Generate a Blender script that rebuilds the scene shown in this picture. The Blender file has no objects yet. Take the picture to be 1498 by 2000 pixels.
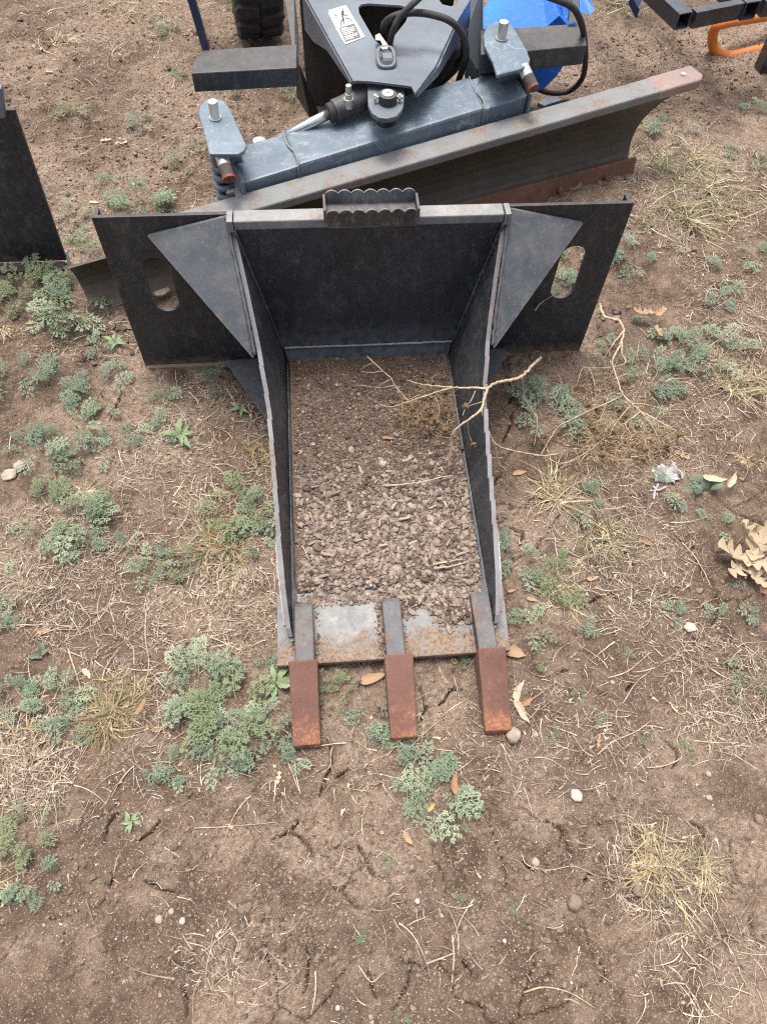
import bpy, math, random
import numpy as np
from mathutils import Vector, Matrix, geometry
random.seed(7); rng = np.random.default_rng(11)
S = bpy.context.scene; COL = S.collection
# ------------------------------------------------------------------ camera
CAM = np.array([-0.11090451, -1.33747771, 1.49849368]); PITCH, YAW, ROLL = 1.03920547, 0.13320271, 0.06005987; FPX = 1444.0
def cam_axes():
    f = np.array([math.sin(YAW)*math.cos(PITCH), math.cos(YAW)*math.cos(PITCH), -math.sin(PITCH)])
    r = np.array([math.cos(YAW), -math.sin(YAW), 0.0]); u = np.cross(r, f)
    return math.cos(ROLL)*r+math.sin(ROLL)*u, -math.sin(ROLL)*r+math.cos(ROLL)*u, f
RX, UX, FX = cam_axes()
cd = bpy.data.cameras.new('camera'); co = bpy.data.objects.new('camera', cd); COL.objects.link(co)
co.matrix_world = Matrix(((RX[0], UX[0], -FX[0], CAM[0]), (RX[1], UX[1], -FX[1], CAM[1]), (RX[2], UX[2], -FX[2], CAM[2]), (0, 0, 0, 1)))
cd.sensor_fit = 'VERTICAL'; cd.sensor_height = 36.0; cd.lens = 36.0*FPX/2000.0; cd.clip_start = 0.02; cd.clip_end = 500
S.camera = co
# ------------------------------------------------------------------ light
SUN_EL, SUN_AZ = math.radians(76), math.radians(-25)      # azimuth from +Y towards +X
w = bpy.data.worlds.new('World'); S.world = w; w.use_nodes = True
nt = w.node_tree; nt.nodes.clear()
sky = nt.nodes.new('ShaderNodeTexSky'); sky.sky_type = 'NISHITA'; sky.sun_disc = False
sky.sun_elevation = SUN_EL; sky.sun_rotation = SUN_AZ; sky.air_density = 1.0; sky.dust_density = 7.0; sky.ozone_density = 0.6
bg = nt.nodes.new('ShaderNodeBackground'); bg.inputs[1].default_value = 0.15
wo = nt.nodes.new('ShaderNodeOutputWorld'); hs = nt.nodes.new('ShaderNodeHueSaturation'); hs.inputs['Saturation'].default_value = 0.55; nt.links.new(sky.outputs[0], hs.inputs['Color']); nt.links.new(hs.outputs[0], bg.inputs[0]); nt.links.new(bg.outputs[0], wo.inputs[0])
sl = bpy.data.lights.new('sun', 'SUN'); sl.energy = 1.5; sl.angle = math.radians(18); sl.color = (1.0, 0.95, 0.88)
so = bpy.data.objects.new('sun', sl); COL.objects.link(so)
sd = Vector((math.sin(SUN_AZ)*math.cos(SUN_EL), math.cos(SUN_AZ)*math.cos(SUN_EL), math.sin(SUN_EL)))
so.rotation_euler = sd.to_track_quat('Z', 'Y').to_euler(); so.location = (0, 0, 6)
S.view_settings.view_transform = 'Standard'; S.view_settings.look = 'None'; S.view_settings.exposure = 0.80; S.view_settings.gamma = 1.0
S.render.engine = 'CYCLES'; S.cycles.max_bounces = 6; S.cycles.use_denoising = False; S.cycles.pixel_filter_type = 'BLACKMAN_HARRIS'; S.cycles.filter_width = 1.2; S.cycles.sample_clamp_indirect = 4.0

def G(px, py, z=0.0):                                   # point of the photograph at height z
    d = FX + RX*(px-749)/FPX + UX*(1000-py)/FPX
    t = (z-CAM[2])/d[2]; p = CAM + d*t
    return np.array([p[0], p[1], z])
# ------------------------------------------------------------------ node helpers
class NT:
    def __init__(s, name):
        s.m = bpy.data.materials.new(name); s.m.use_nodes = True; s.t = s.m.node_tree; s.t.nodes.clear()
        s.out = s.n('ShaderNodeOutputMaterial'); s.b = s.n('ShaderNodeBsdfPrincipled'); s.l(s.b.outputs[0], s.out.inputs[0])
        s.tc = s.n('ShaderNodeTexCoord')
    def n(s, t, **k):
        o = s.t.nodes.new(t)
        for a, v in k.items(): setattr(o, a, v)
        return o
    def l(s, a, b): s.t.links.new(a, b)
    def noise(s, scale, detail=4, rough=.6, vec=None, dist=0.0):
        o = s.n('ShaderNodeTexNoise'); o.inputs['Scale'].default_value = scale; o.inputs['Detail'].default_value = detail
        o.inputs['Roughness'].default_value = rough; o.inputs['Distortion'].default_value = dist
        s.l(vec or s.tc.outputs['Object'], o.inputs['Vector']); return o.outputs['Fac']
    def ramp(s, v, a, b, lo=0.0, hi=1.0):
        o = s.n('ShaderNodeMapRange'); o.interpolation_type = 'SMOOTHSTEP'
        o.inputs[1].default_value = a; o.inputs[2].default_value = b; o.inputs[3].default_value = lo; o.inputs[4].default_value = hi
        s.l(v, o.inputs[0]); return o.outputs[0]
    def mathn(s, op, a, b=None, c=None):
        o = s.n('ShaderNodeMath', operation=op)
        for i, v in enumerate((a, b, c)):
            if v is None: continue
            if isinstance(v, (int, float)): o.inputs[i].default_value = v
            else: s.l(v, o.inputs[i])
        return o.outputs[0]
    def mix(s, f, a, b):
        o = s.n('ShaderNodeMix', data_type='RGBA')
        for i, v in ((0, f), (6, a), (7, b)):
            if isinstance(v, (int, float)): o.inputs[i].default_value = v
            elif isinstance(v, (tuple, list)): o.inputs[i].default_value = (*v[:3], 1)
            else: s.l(v, o.inputs[i])
        return o.outputs[2]
    def mapping(s, scale, rot=(0, 0, 0)):
        o = s.n('ShaderNodeMapping'); o.inputs['Scale'].default_value = scale; o.inputs['Rotation'].default_value = rot
        s.l(s.tc.outputs['Object'], o.inputs['Vector']); return o.outputs[0]
    def bump(s, h, strength=.3, dist=.002):
        o = s.n('ShaderNodeBump'); o.inputs['Strength'].default_value = strength; o.inputs['Distance'].default_value = dist
        s.l(h, o.inputs['Height']); s.l(o.outputs[0], s.b.inputs['Normal'])
    def set(s, col=None, rough=None, metal=None, spec=None):
        for nm, v in (('Base Color', col), ('Roughness', rough), ('Metallic', metal), ('Specular IOR Level', spec)):
            if v is None: continue
            if isinstance(v, (int, float)): s.b.inputs[nm].default_value = v
            elif isinstance(v, tuple): s.b.inputs[nm].default_value = (*v[:3], 1)
            else: s.l(v, s.b.inputs[nm])
        return s.m

def steel(name, base, rough=.5, dust_col=(.2, .18, .16), dust=.35, speck=.5, band=None, rust=.2, rust_col=(.13, .055, .028), edge=.6, edge_col=(.2, .17, .15),
          mud=None, scratch=0.0, up_dust=.35, metal=0.0, streak=.3, grad=None):
    N = NT(name)
    big = N.noise(7, 6, .65); fine = N.noise(210, 3, .7); mid = N.noise(38, 5, .7)
    col = N.mix(N.ramp(N.noise(4, 3), .35, .7), base, tuple(c*1.5+.002 for c in base))
    geo = N.n('ShaderNodeNewGeometry'); sp = N.n('ShaderNodeSeparateXYZ'); N.l(geo.outputs['Normal'], sp.inputs[0])
    up = N.ramp(sp.outputs[2], .15, .95, 0, up_dust)
    d = N.mathn('ADD', N.mathn('MULTIPLY', N.ramp(big, .42, .75), dust), up)
    d = N.mathn('MULTIPLY', d, N.ramp(mid, .3, .65, .45, 1.0))
    if band:                                                # dust settled in a band (object y/z axis)
        s4 = N.n('ShaderNodeSeparateXYZ'); N.l(N.tc.outputs['Object'], s4.inputs[0]); h4 = N.mathn('ADD', s4.outputs[2], N.mathn('MULTIPLY', N.mathn('SUBTRACT', big, .5), .10))
        d = N.mathn('ADD', d, N.mathn('MULTIPLY', N.ramp(h4, band[1], band[0]), N.ramp(mid, .35, .6, .3, band[2])))
    sm = N.noise(1.0, 6, .7, N.mapping((14, 14, 3)), .5); d = N.mathn('ADD', d, N.ramp(sm, .52, .72, 0, dust*.9))
    col = N.mix(N.mathn('MINIMUM', d, .95), col, dust_col)
    st = N.noise(1.0, 4, .7, N.mapping((55, 55, 9)))
    col = N.mix(N.ramp(st, .54, .72, 0, streak), col, tuple(c*.9 for c in dust_col))
    mt = N.noise(1.0, 7, .78, N.mapping((48, 48, 26)), .3); col = N.mix(N.mathn('MULTIPLY', N.ramp(mt, .50, .62, 0, min(.8, streak*2.2)), N.ramp(big, .35, .6, .3, 1)), col, tuple(c*.75 for c in dust_col))
    sk = N.mathn('MULTIPLY', N.ramp(fine, .56, .66), N.ramp(mid, .40, .60)); sk = N.mathn('MULTIPLY', sk, speck)
    col = N.mix(sk, col, (.21, .20, .19))
    if scratch:
        for i, sc in enumerate(((9, 13, 9), (16, 7, 12), (6, 22, 10), (11, 9, 30))):
            ln = N.noise(1.0, 1.5, .4, N.mapping(sc, (0, 0, .7*i)), .25)
            ln = N.mathn('MULTIPLY', N.ramp(N.mathn('ABSOLUTE', N.mathn('SUBTRACT', ln, .5)), .013, .004), N.ramp(N.noise(14+3*i, 4, .7), .46, .60))
            col = N.mix(N.mathn('MULTIPLY', ln, scratch), col, (.36, .40, .43))
    rn = N.noise(13, 9, .80)
    if grad:
        s3 = N.n('ShaderNodeSeparateXYZ'); N.l(N.tc.outputs['Object'], s3.inputs[0]); rn = N.mathn('ADD', rn, N.ramp(s3.outputs[1], grad[0], grad[1], grad[2], grad[3]))
    rf = N.ramp(rn, .62-.34*rust, .80-.30*rust)
    rc = N.mix(N.ramp(fine, .35, .65), rust_col, tuple(min(1, c*2.1) for c in rust_col))
    col = N.mix(N.mathn('MULTIPLY', rf, min(1.0, .35+rust)), col, rc)
    bv = N.n('ShaderNodeBevel', samples=3); bv.inputs['Radius'].default_value = .005
    dt = N.n('ShaderNodeVectorMath', operation='DOT_PRODUCT'); N.l(bv.outputs[0], dt.inputs[0]); N.l(geo.outputs['Normal'], dt.inputs[1])
    em = N.mathn('MULTIPLY', N.ramp(dt.outputs['Value'], .97, .80), N.ramp(mid, .38, .6)); em = N.mathn('MULTIPLY', em, edge)
    col = N.mix(em, col, edge_col)
    if mud:
        s2 = N.n('ShaderNodeSeparateXYZ'); N.l(N.tc.outputs['Object'], s2.inputs[0])
        h = N.mathn('ADD', s2.outputs[2], N.mathn('MULTIPLY', N.mathn('SUBTRACT', mid, .5), -.09))
        col = N.mix(N.ramp(h, mud[0], mud[1]), col, (.15, .11, .082))
    r = N.mathn('ADD', rough, N.mathn('MULTIPLY', N.mathn('ADD', d, rf), .35))
    N.bump(N.mathn('ADD', fine, N.mathn('MULTIPLY', rn, 1.5)), .25, .0012)
    return N.set(col, r, metal)
M = {}
M['back'] = steel('dusty_back_panel_paint', (.008, .013, .022), .42, dust=.22, speck=.35, band=(.10, .19, .8), rust=.17, edge=.75, edge_col=(.17, .12, .10), up_dust=.2, streak=.22, dust_col=(.085, .10, .12))
M['black'] = steel('black_paint', (.009, .012, .018), .42, dust=.20, speck=.4, rust=.16, edge=.75, edge_col=(.17, .12, .10), mud=(.055, .0), up_dust=.25, streak=.30, dust_col=(.10, .092, .086))
M['black_dusty'] = steel('dusty_black_paint', (.042, .052, .064), .5, dust=.5, speck=.6, rust=.10, edge=.8, edge_col=(.19, .12, .09), up_dust=.25, streak=.25, dust_col=(.14, .145, .15))
M['side'] = steel('scuffed_side_paint', (.014, .019, .027), .42, dust=.35, speck=.5, rust=.08, edge=1.0, edge_col=(.26, .17, .14), up_dust=.2, streak=.30, dust_col=(.13, .125, .12))
M['edge'] = steel('flame_cut_edge', (.11, .115, .125), .5, dust=.6, speck=.9, rust=.40, rust_col=(.14, .075, .055), edge=.3, up_dust=.25, dust_col=(.26, .25, .25))
M['bar'] = steel('worn_bar_paint', (.085, .10, .12), .5, dust=.8, speck=1.0, rust=.22, edge=.9, edge_col=(.30, .26, .22), up_dust=.7, dust_col=(.30, .29, .27))
M['rail'] = steel('worn_black_rail', (.016, .019, .024), .45, dust=.3, speck=.5, rust=.15, edge=1.0, edge_col=(.34, .31, .28), up_dust=.5, dust_col=(.2, .18, .16))
M['scrap'] = steel('scraped_edge_metal', (.30, .29, .28), .6, dust=.5, speck=.9, rust=.52, rust_col=(.12, .05, .035), edge=.4, up_dust=.0)
M['lip'] = steel('worn_lip', (.055, .07, .085), .5, dust=.6, speck=.9, rust=.60, rust_col=(.135, .092, .062), edge=.8, edge_col=(.16, .08, .05), up_dust=.45, dust_col=(.36, .35, .33), grad=(-.84, -.70, .10, -.19))
M['shank'] = steel('worn_shank', (.03, .04, .05), .5, dust=.4, speck=.5, rust=.34, rust_col=(.15, .065, .038), edge=1.0, edge_col=(.20, .09, .05), up_dust=.2)
M['rust'] = steel('rusty_tooth', (.105, .050, .038), .9, dust=.5, speck=.45, rust=.40, rust_col=(.20, .088, .048), edge=.8, edge_col=(.25, .11, .06), up_dust=.10, dust_col=(.19, .10, .075), grad=(-.99, -.87, .13, -.10))
M['flange'] = steel('grey_steel_flange', (.13, .142, .15), .6, dust=.6, speck=1.0, rust=.46, rust_col=(.13, .088, .065), edge=.9, edge_col=(.22, .14, .09), up_dust=.35, dust_col=(.22, .22, .21))
M['flange_end'] = steel('red_worn_flange', (.20, .15, .135), .6, dust=.6, speck=.7, rust=.45, rust_col=(.17, .10, .08), edge=.9, up_dust=.3, dust_col=(.28, .2, .18))
M['mold'] = steel('weathered_moldboard', (.046, .039, .029), .5, dust=.45, speck=.15, rust=.42, rust_col=(.045, .028, .016), edge=.6, mud=(.09, .0), up_dust=.1, dust_col=(.075, .062, .045), streak=.3)
M['cut'] = steel('rusty_cutting_edge', (.085, .038, .022), .85, dust=.4, speck=.3, rust=.42, rust_col=(.13, .056, .028), edge=.5, up_dust=.1, dust_col=(.2, .11, .07))
M['beam'] = steel('blue_grey_paint', (.085, .12, .155), .36, dust=.5, speck=.35, rust=.02, edge=.6, edge_col=(.3, .34, .37), scratch=.32, up_dust=.22, dust_col=(.22, .27, .31), streak=.1)
M['aplate'] = steel('slate_grey_paint', (.10, .12, .145), .42, dust=.35, speck=.6, rust=.02, edge=.6, edge_col=(.25, .25, .26), up_dust=.25, dust_col=(.17, .185, .20), streak=.1)
M['dark'] = steel('dark_grey_paint', (.022, .025, .031), .45, dust=.3, speck=.4, rust=.06, edge=.5, edge_col=(.12, .12, .12), up_dust=.42, dust_col=(.12, .11, .10))
M['blue'] = steel('blue_paint', (.006, .115, .56), .35, dust=.06, speck=.1, rust=.03, edge=.3, edge_col=(.1, .2, .5), up_dust=.04, streak=.05, dust_col=(.1, .2, .4), scratch=.12)
M['tube'] = steel('gloss_black_tube_paint', (.012, .014, .02), .22, dust=.1, speck=.1, rust=.02, edge=.5, edge_col=(.25, .25, .26), up_dust=.25, streak=.1, dust_col=(.22, .23, .25))
M['navy'] = steel('navy_paint', (.012, .02, .055), .4, dust=.1, speck=.1, rust=.02, edge=.3, up_dust=.1, streak=.1)
M['orange'] = steel('orange_paint', (.60, .17, .02), .45, dust=.15, speck=.2, rust=.10, edge=.4, up_dust=.08, streak=.1, edge_col=(.4, .2, .08))
M['zinc'] = steel('zinc_plated_pin', (.55, .54, .50), .35, dust=.3, speck=.2, rust=.04, edge=.3, up_dust=.1, metal=.6, streak=.15, dust_col=(.4, .38, .34))
M['chrome'] = steel('chrome_rod', (.7, .7, .7), .18, dust=.1, speck=.05, rust=.0, edge=0, up_dust=.0, metal=.9, streak=0)
M['rubber'] = steel('black_rubber', (.018, .018, .019), .7, dust=.35, speck=.3, rust=.0, edge=.2, up_dust=.25, dust_col=(.07, .063, .055), streak=.1)
M['interior'] = steel('dirty_inner_steel', (.03, .028, .026), .7, dust=.7, speck=.2, rust=.3, edge=.2, up_dust=.6, dust_col=(.10, .08, .065))
M['redtube'] = steel('rusty_red_tube_end', (.16, .03, .02), .7, rust=.3, dust=.1, edge=.2, up_dust=.05)
M['caked'] = steel('caked_soil', (.17, .125, .09), .9, dust=.5, speck=.2, rust=.0, edge=.2, up_dust=.3, dust_col=(.25, .19, .14))
def plain(name, col, rough=.7, var=.25, scale=30, sub=0.0, two=None):
    N = NT(name); n = N.noise(scale, 4)
    oi = N.n('ShaderNodeObjectInfo')
    c = N.mix(N.ramp(n, .3, .7), tuple(x*(1-var) for x in col), tuple(min(1, x*(1+var)) for x in col))
    if two: c = N.mix(N.ramp(oi.outputs['Random'], .3, 1.0, 0, .8), c, two)
    N.set(c, rough)
    if sub:
        tr = N.n('ShaderNodeBsdfTranslucent'); N.l(c, tr.inputs[0]); mx = N.n('ShaderNodeMixShader'); mx.inputs[0].default_value = sub
        N.l(N.b.outputs[0], mx.inputs[1]); N.l(tr.outputs[0], mx.inputs[2]); N.l(mx.outputs[0], N.out.inputs[0])
    return N.m
def attr_mat(name, rough=.85, gain=1.0, sub=0.0, nscale=90, bump=0.0):
    N = NT(name); a = N.n('ShaderNodeAttribute', attribute_name='Col')
    n = N.noise(nscale, 4); c = N.mix(N.ramp(n, .3, .7), (0, 0, 0), (1, 1, 1))
    v = N.n('ShaderNodeMix', data_type='RGBA', blend_type='MULTIPLY'); v.inputs[0].default_value = .45
    N.l(a.outputs[0], v.inputs[6]); N.l(c, v.inputs[7]); N.set(v.outputs[2], rough)
    if bump: N.bump(N.noise(420, 4), bump, .001)
    return N.m
M['decal_white'] = plain('decal_white', (.62, .61, .58), .5, .12); M['decal_ink'] = plain('decal_ink', (.12, .115, .11), .5, .1)
M['leaf_a'] = plain('grey_green_leaf', (.20, .265, .17), .7, .35, 60, .2, (.38, .43, .29))
M['leaf_b'] = plain('blue_green_leaf', (.16, .225, .155), .7, .35, 60, .2, (.33, .39, .28))
M['leaf_c'] = plain('yellow_green_leaf', (.19, .235, .125), .7, .3, 60, .2, (.28, .30, .17))
M['broad'] = plain('pale_green_broad_leaf', (.24, .32, .17), .6, .2, 40, .2)
M['broad_dark'] = plain('dark_green_leaf', (.13, .17, .125), .6, .25, 40, .15)
M['stem'] = plain('weed_stem', (.26, .27, .19), .7)
M['tan_leaf'] = plain('dry_tan_leaf', (.42, .28, .17), .75, .22, 50, .2); M['pale_leaf'] = plain('dry_pale_leaf', (.58, .47, .34), .75, .15, 50, .2)
M['orange_leaf'] = plain('dry_orange_leaf', (.34, .19, .11), .75, .2, 50, .2); M['oak'] = plain('dry_oak_leaf', (.50, .40, .27), .75, .22, 45, .25)
M['yellow_leaf'] = plain('yellow_leaf', (.45, .34, .10), .7, .2, 50, .2)
M['wood'] = plain('bleached_twig', (.42, .33, .23), .85, .3, 60); M['seed'] = plain('brown_seed_head', (.15, .095, .045), .9, .4, 150)
M['stone'] = plain('pale_stone', (.36, .30, .24), .9, .3, 60); M['stone_white'] = plain('white_stone', (.42, .39, .34), .9, .15, 60); M['clod_m'] = plain('soil_lump', (.20, .15, .115), .95, .3, 60)
M['chip'] = plain('weathered_chip', (.26, .20, .15), .9, .35, 90, 0, (.40, .33, .26)); M['plastic'] = plain('torn_white_plastic', (.44, .44, .45), .5, .12, 60, .15)
# ------------------------------------------------------------------ mesh helpers
def newmesh(name, V, F, mats, smooth=False):
    me = bpy.data.meshes.new(name); me.from_pydata([tuple(map(float, v)) for v in V], [], F)
    for m in (mats if isinstance(mats, (list, tuple)) else [mats]): me.materials.append(m)
    if smooth: me.polygons.foreach_set('use_smooth', [True]*len(me.polygons))
    me.update(); return me
def fix(me):
    import bmesh
    b = bmesh.new(); b.from_mesh(me); bmesh.ops.recalc_face_normals(b, faces=b.faces); b.to_mesh(me); b.free()
class Thing:
    def __init__(s, name, label, cat, base=(0, 0, 0), group=None):
        s.b = np.array(base, float); s.o = bpy.data.objects.new(name, None); COL.objects.link(s.o); s.o.location = tuple(s.b)
        s.o.empty_display_size = .05; s.o['label'] = label; s.o['category'] = cat
        if group: s.o['group'] = group
    def part(s, name, VF, mat, parent=None, bevel=0.0, smooth=False, label=None, kind=None, recalc=True):
        V, F = VF; V = np.asarray(V, float)-s.b
        me = newmesh(name, V, F, mat, smooth)
        if recalc: fix(me)
        o = bpy.data.objects.new(name, me); COL.objects.link(o); o.parent = parent or s.o
        if bevel:
            m = o.modifiers.new('bevel', 'BEVEL'); m.width = bevel; m.segments = 2; m.limit_method = 'ANGLE'; m.angle_limit = .6
        if label: o['label'] = label
        if kind: o['kind'] = kind
        return o
def single(name, VF, mat, label, cat, group=None, base=None, smooth=False, kind=None, recalc=True):
    V, F = VF; V = np.asarray(V, float); b = np.array(base, float) if base is not None else V.mean(0)
    me = newmesh(name, V-b, F, mat, smooth)
    if recalc: fix(me)
    o = bpy.data.objects.new(name, me); COL.objects.link(o); o.location = tuple(b); o['label'] = label; o['category'] = cat
    if group: o['group'] = group
    if kind: o['kind'] = kind
    return o
def join(*L):
    V = []; F = []
    for v, f in L:
        n = len(V); V += [tuple(x) for x in v]; F += [tuple(i+n for i in q) for q in f]
    return V, F
def box(a, b):
    (x0, y0, z0), (x1, y1, z1) = a, b
    V = [(x0, y0, z0), (x1, y0, z0), (x1, y1, z0), (x0, y1, z0), (x0, y0, z1), (x1, y0, z1), (x1, y1, z1), (x0, y1, z1)]
    return V, [(0, 3, 2, 1), (4, 5, 6, 7), (0, 1, 5, 4), (1, 2, 6, 5), (2, 3, 7, 6), (3, 0, 4, 7)]
def prism(P, off):
    P = [np.asarray(p, float) for p in P]; off = np.asarray(off, float); n = len(P)
    V = P+[p+off for p in P]; F = [tuple(range(n))[::-1], tuple(range(n, 2*n))]
    for i in range(n): F.append((i, (i+1) % n, n+(i+1) % n, n+i))
    return V, F
def holed(outer, holes, off):
    loops = [[Vector(map(float, p)) for p in L] for L in [outer]+holes]
    tri = geometry.tessellate_polygon(loops); P = [np.array(p) for L in loops for p in L]; n = len(P); off = np.asarray(off, float)
    V = P+[p+off for p in P]; F = [tuple(t) for t in tri]+[tuple(i+n for i in t)[::-1] for t in tri]
    s = 0
    for L in loops:
        m = len(L)
        for i in range(m): F.append((s+i, s+(i+1) % m, n+s+(i+1) % m, n+s+i))
        s += m
    return V, F
def hexa(top, off): return prism(top, off)
def tube(P, r, n=8, caps=True):
    P = np.asarray(P, float); k = len(P); r = np.broadcast_to(r, (k,)) if np.ndim(r) == 0 else np.asarray(r)
    T = np.gradient(P, axis=0); T /= np.linalg.norm(T, axis=1)[:, None]+1e-12
    ref = np.array([0, 0, 1.0]) if abs(T[0][2]) < .9 else np.array([1.0, 0, 0])
    V = []; u = np.cross(T[0], ref); u /= np.linalg.norm(u)
    for i in range(k):
        u = u-T[i]*(u@T[i]); u /= np.linalg.norm(u)+1e-12; w_ = np.cross(T[i], u)
        for j in range(n):
            a = 2*math.pi*j/n; V.append(P[i]+r[i]*(math.cos(a)*u+math.sin(a)*w_))
    F = [(i*n+j, i*n+(j+1) % n, (i+1)*n+(j+1) % n, (i+1)*n+j) for i in range(k-1) for j in range(n)]
    if caps: F += [tuple(range(n))[::-1], tuple((k-1)*n+j for j in range(n))]
    return V, F
def spline(P, m=6):
    P = np.asarray(P, float); Q = np.vstack([2*P[0]-P[1], P, 2*P[-1]-P[-2]]); out = []
    for i in range(1, len(Q)-2):
        for t in np.linspace(0, 1, m, endpoint=False):
            a, b, c, d = Q[i-1], Q[i], Q[i+1], Q[i+2]
            out.append(.5*((2*b)+(-a+c)*t+(2*a-5*b+4*c-d)*t*t+(-a+3*b-3*c+d)*t**3))
    out.append(P[-1]); return np.array(out)
def cyl(a, b, r, n=24, r2=None): return tube([a, b], [r, r if r2 is None else r2], n)
def ring(c, ax, r, R, n=24, h=.004):
    pass
# ------------------------------------------------------------------ numpy noise
def _h(ix, iy, s):
    a = (ix.astype(np.int64)*374761393+iy.astype(np.int64)*668265263+s*974634777) & 0xffffffff
    a = ((a ^ (a >> 13))*1274126177) & 0xffffffff
    a = ((a ^ (a >> 16))*2246822519) & 0xffffffff
    return ((a ^ (a >> 15)) & 0xffffff)/float(0xffffff)
def vn(x, y, s=0):
    ix = np.floor(x); iy = np.floor(y); fx = x-ix; fy = y-iy; fx = fx*fx*(3-2*fx); fy = fy*fy*(3-2*fy)
    return (_h(ix, iy, s)*(1-fx)+_h(ix+1, iy, s)*fx)*(1-fy)+(_h(ix, iy+1, s)*(1-fx)+_h(ix+1, iy+1, s)*fx)*fy-.5
def fbm(x, y, s=0, o=4, g=.5):
    t = 0; a = 1
    for i in range(o): t = t+a*vn(x*2**i+i*17.3, y*2**i-i*9.1, s+i); a *= g
    return t
def worley(x, y, s=0):
    ix = np.floor(x); iy = np.floor(y); d1 = np.full(x.shape, 9.); d2 = d1.copy(); cid = np.zeros(x.shape)
    for i in (-1, 0, 1):
        for j in (-1, 0, 1):
            cx = ix+i; cy = iy+j; h = _h(cx, cy, s); d = np.hypot(cx+h-x, cy+_h(cx, cy, s+5)-y)
            c = d < d1; d2 = np.where(c, d1, np.minimum(d2, d)); cid = np.where(c, h, cid); d1 = np.where(c, d, d1)
    return d1, d2, cid
def sst(v, a, b): t = np.clip((v-a)/(b-a), 0, 1); return t*t*(3-2*t)
# cracks seen in the photograph
CR = [[(992, 748), (1003, 765), (993, 790), (1002, 822), (990, 850), (981, 868)], [(640, 1440), (650, 1478), (636, 1520), (626, 1560)], [(650, 1520), (690, 1505)],
 [(822, 1345), (832, 1385), (818, 1420)], [(832, 1385), (870, 1372), (880, 1350), (905, 1345)], [(530, 1640), (565, 1628), (600, 1650), (610, 1680)], [(565, 1628), (585, 1600)],
 [(1080, 1610), (1105, 1640), (1122, 1680)], [(1340, 1600), (1372, 1615), (1385, 1640)], [(1462, 1790), (1468, 1825), (1492, 1850)], [(205, 1650), (215, 1615), (235, 1590)],
 [(270, 1645), (300, 1630), (318, 1605)], [(1140, 1720), (1162, 1705)], [(900, 1870), (918, 1905)], [(1130, 1195), (1165, 1165), (1190, 1155), (1215, 1185)], [(985, 1030), (1020, 1042), (1015, 1075)],
 [(1225, 965), (1262, 970), (1256, 1010)], [(1085, 1320), (1110, 1305)], [(700, 1650), (715, 1690), (735, 1710)], [(240, 760), (232, 790), (215, 830)], [(150, 710), (200, 705), (230, 712)],
 [(280, 1720), (320, 1735), (345, 1742)], [(600, 1850), (602, 1900), (590, 1940)], [(1020, 1680), (1045, 1700)], [(1280, 70), (1300, 110), (1340, 130)], [(1430, 1640), (1425, 1690), (1440, 1720)],
 [(720, 1900), (735, 1950)], [(360, 1925), (372, 1985)], [(1290, 1440), (1320, 1470), (1310, 1500)], [(1240, 1330), (1225, 1350)]]
def crackfield(x, y):
    d = np.full(x.shape, 1.0)
    xx = x+.008*fbm(x*38, y*38, 3, 2); yy = y+.008*fbm(x*38, y*38, 9, 2)
    for L in CR:
        P = [G(*p)[:2] for p in L]; lo = np.min(P, 0)-.03; hi = np.max(P, 0)+.03
        m = (x > lo[0]) & (x < hi[0]) & (y > lo[1]) & (y < hi[1])
        if not m.any(): continue
        X = xx[m]; Y = yy[m]; dd = np.full(X.shape, 1.0); n = len(P)-1
        for i in range(n):
            a, b = P[i], P[i+1]; v = b-a; t = np.clip(((X-a[0])*v[0]+(Y-a[1])*v[1])/(v@v), 0, 1)
            e = abs((i+t)/n-.5)*2
            dd = np.minimum(dd, np.hypot(X-a[0]-v[0]*t, Y-a[1]-v[1]*t)+.0018*e**3)
        d[m] = np.minimum(d[m], dd)
    return d
SPOTS = [(450, 1640, 150, 60, .35), (1010, 1585, 60, 45, .3), (1240, 1830, 90, 70, .35), (60, 1850, 90, 60, .3), (530, 1800, 60, 50, .3), (330, 1170, 110, 50, .3), (1080, 1010, 90, 70, .25), (1380, 960, 80, 60, .2), (1100, 1180, 70, 40, .25), (330, 1000, 80, 60, .2), (1450, 1660, 60, 70, .3), (850, 1370, 60, 50, .3), (690, 1690, 80, 50, .25), (150, 330, 160, 60, .3), (380, 230, 120, 90, .2), (1130, 700, 60, 90, .2),
 (1130, 1330, 120, 90, -.35), (760, 1850, 180, 90, -.25), (90, 760, 80, 60, -.3), (600, 1770, 60, 70, -.15), (960, 1700, 130, 80, -.3), (1300, 620, 100, 60, -.3), (280, 1850, 120, 60, -.1), (1200, 520, 60, 50, -.2)]
def crustspots(x, y):
    t = 0
    for px, py, rx, ry, a in SPOTS:
        c = G(px, py); ex = abs(G(px+rx, py)[0]-c[0]); ey = abs(G(px, py-ry)[1]-c[1]); t = t+1.5*a*np.exp(-((x-c[0])/ex)**2-((y-c[1])/ey)**2)
    return t
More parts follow.
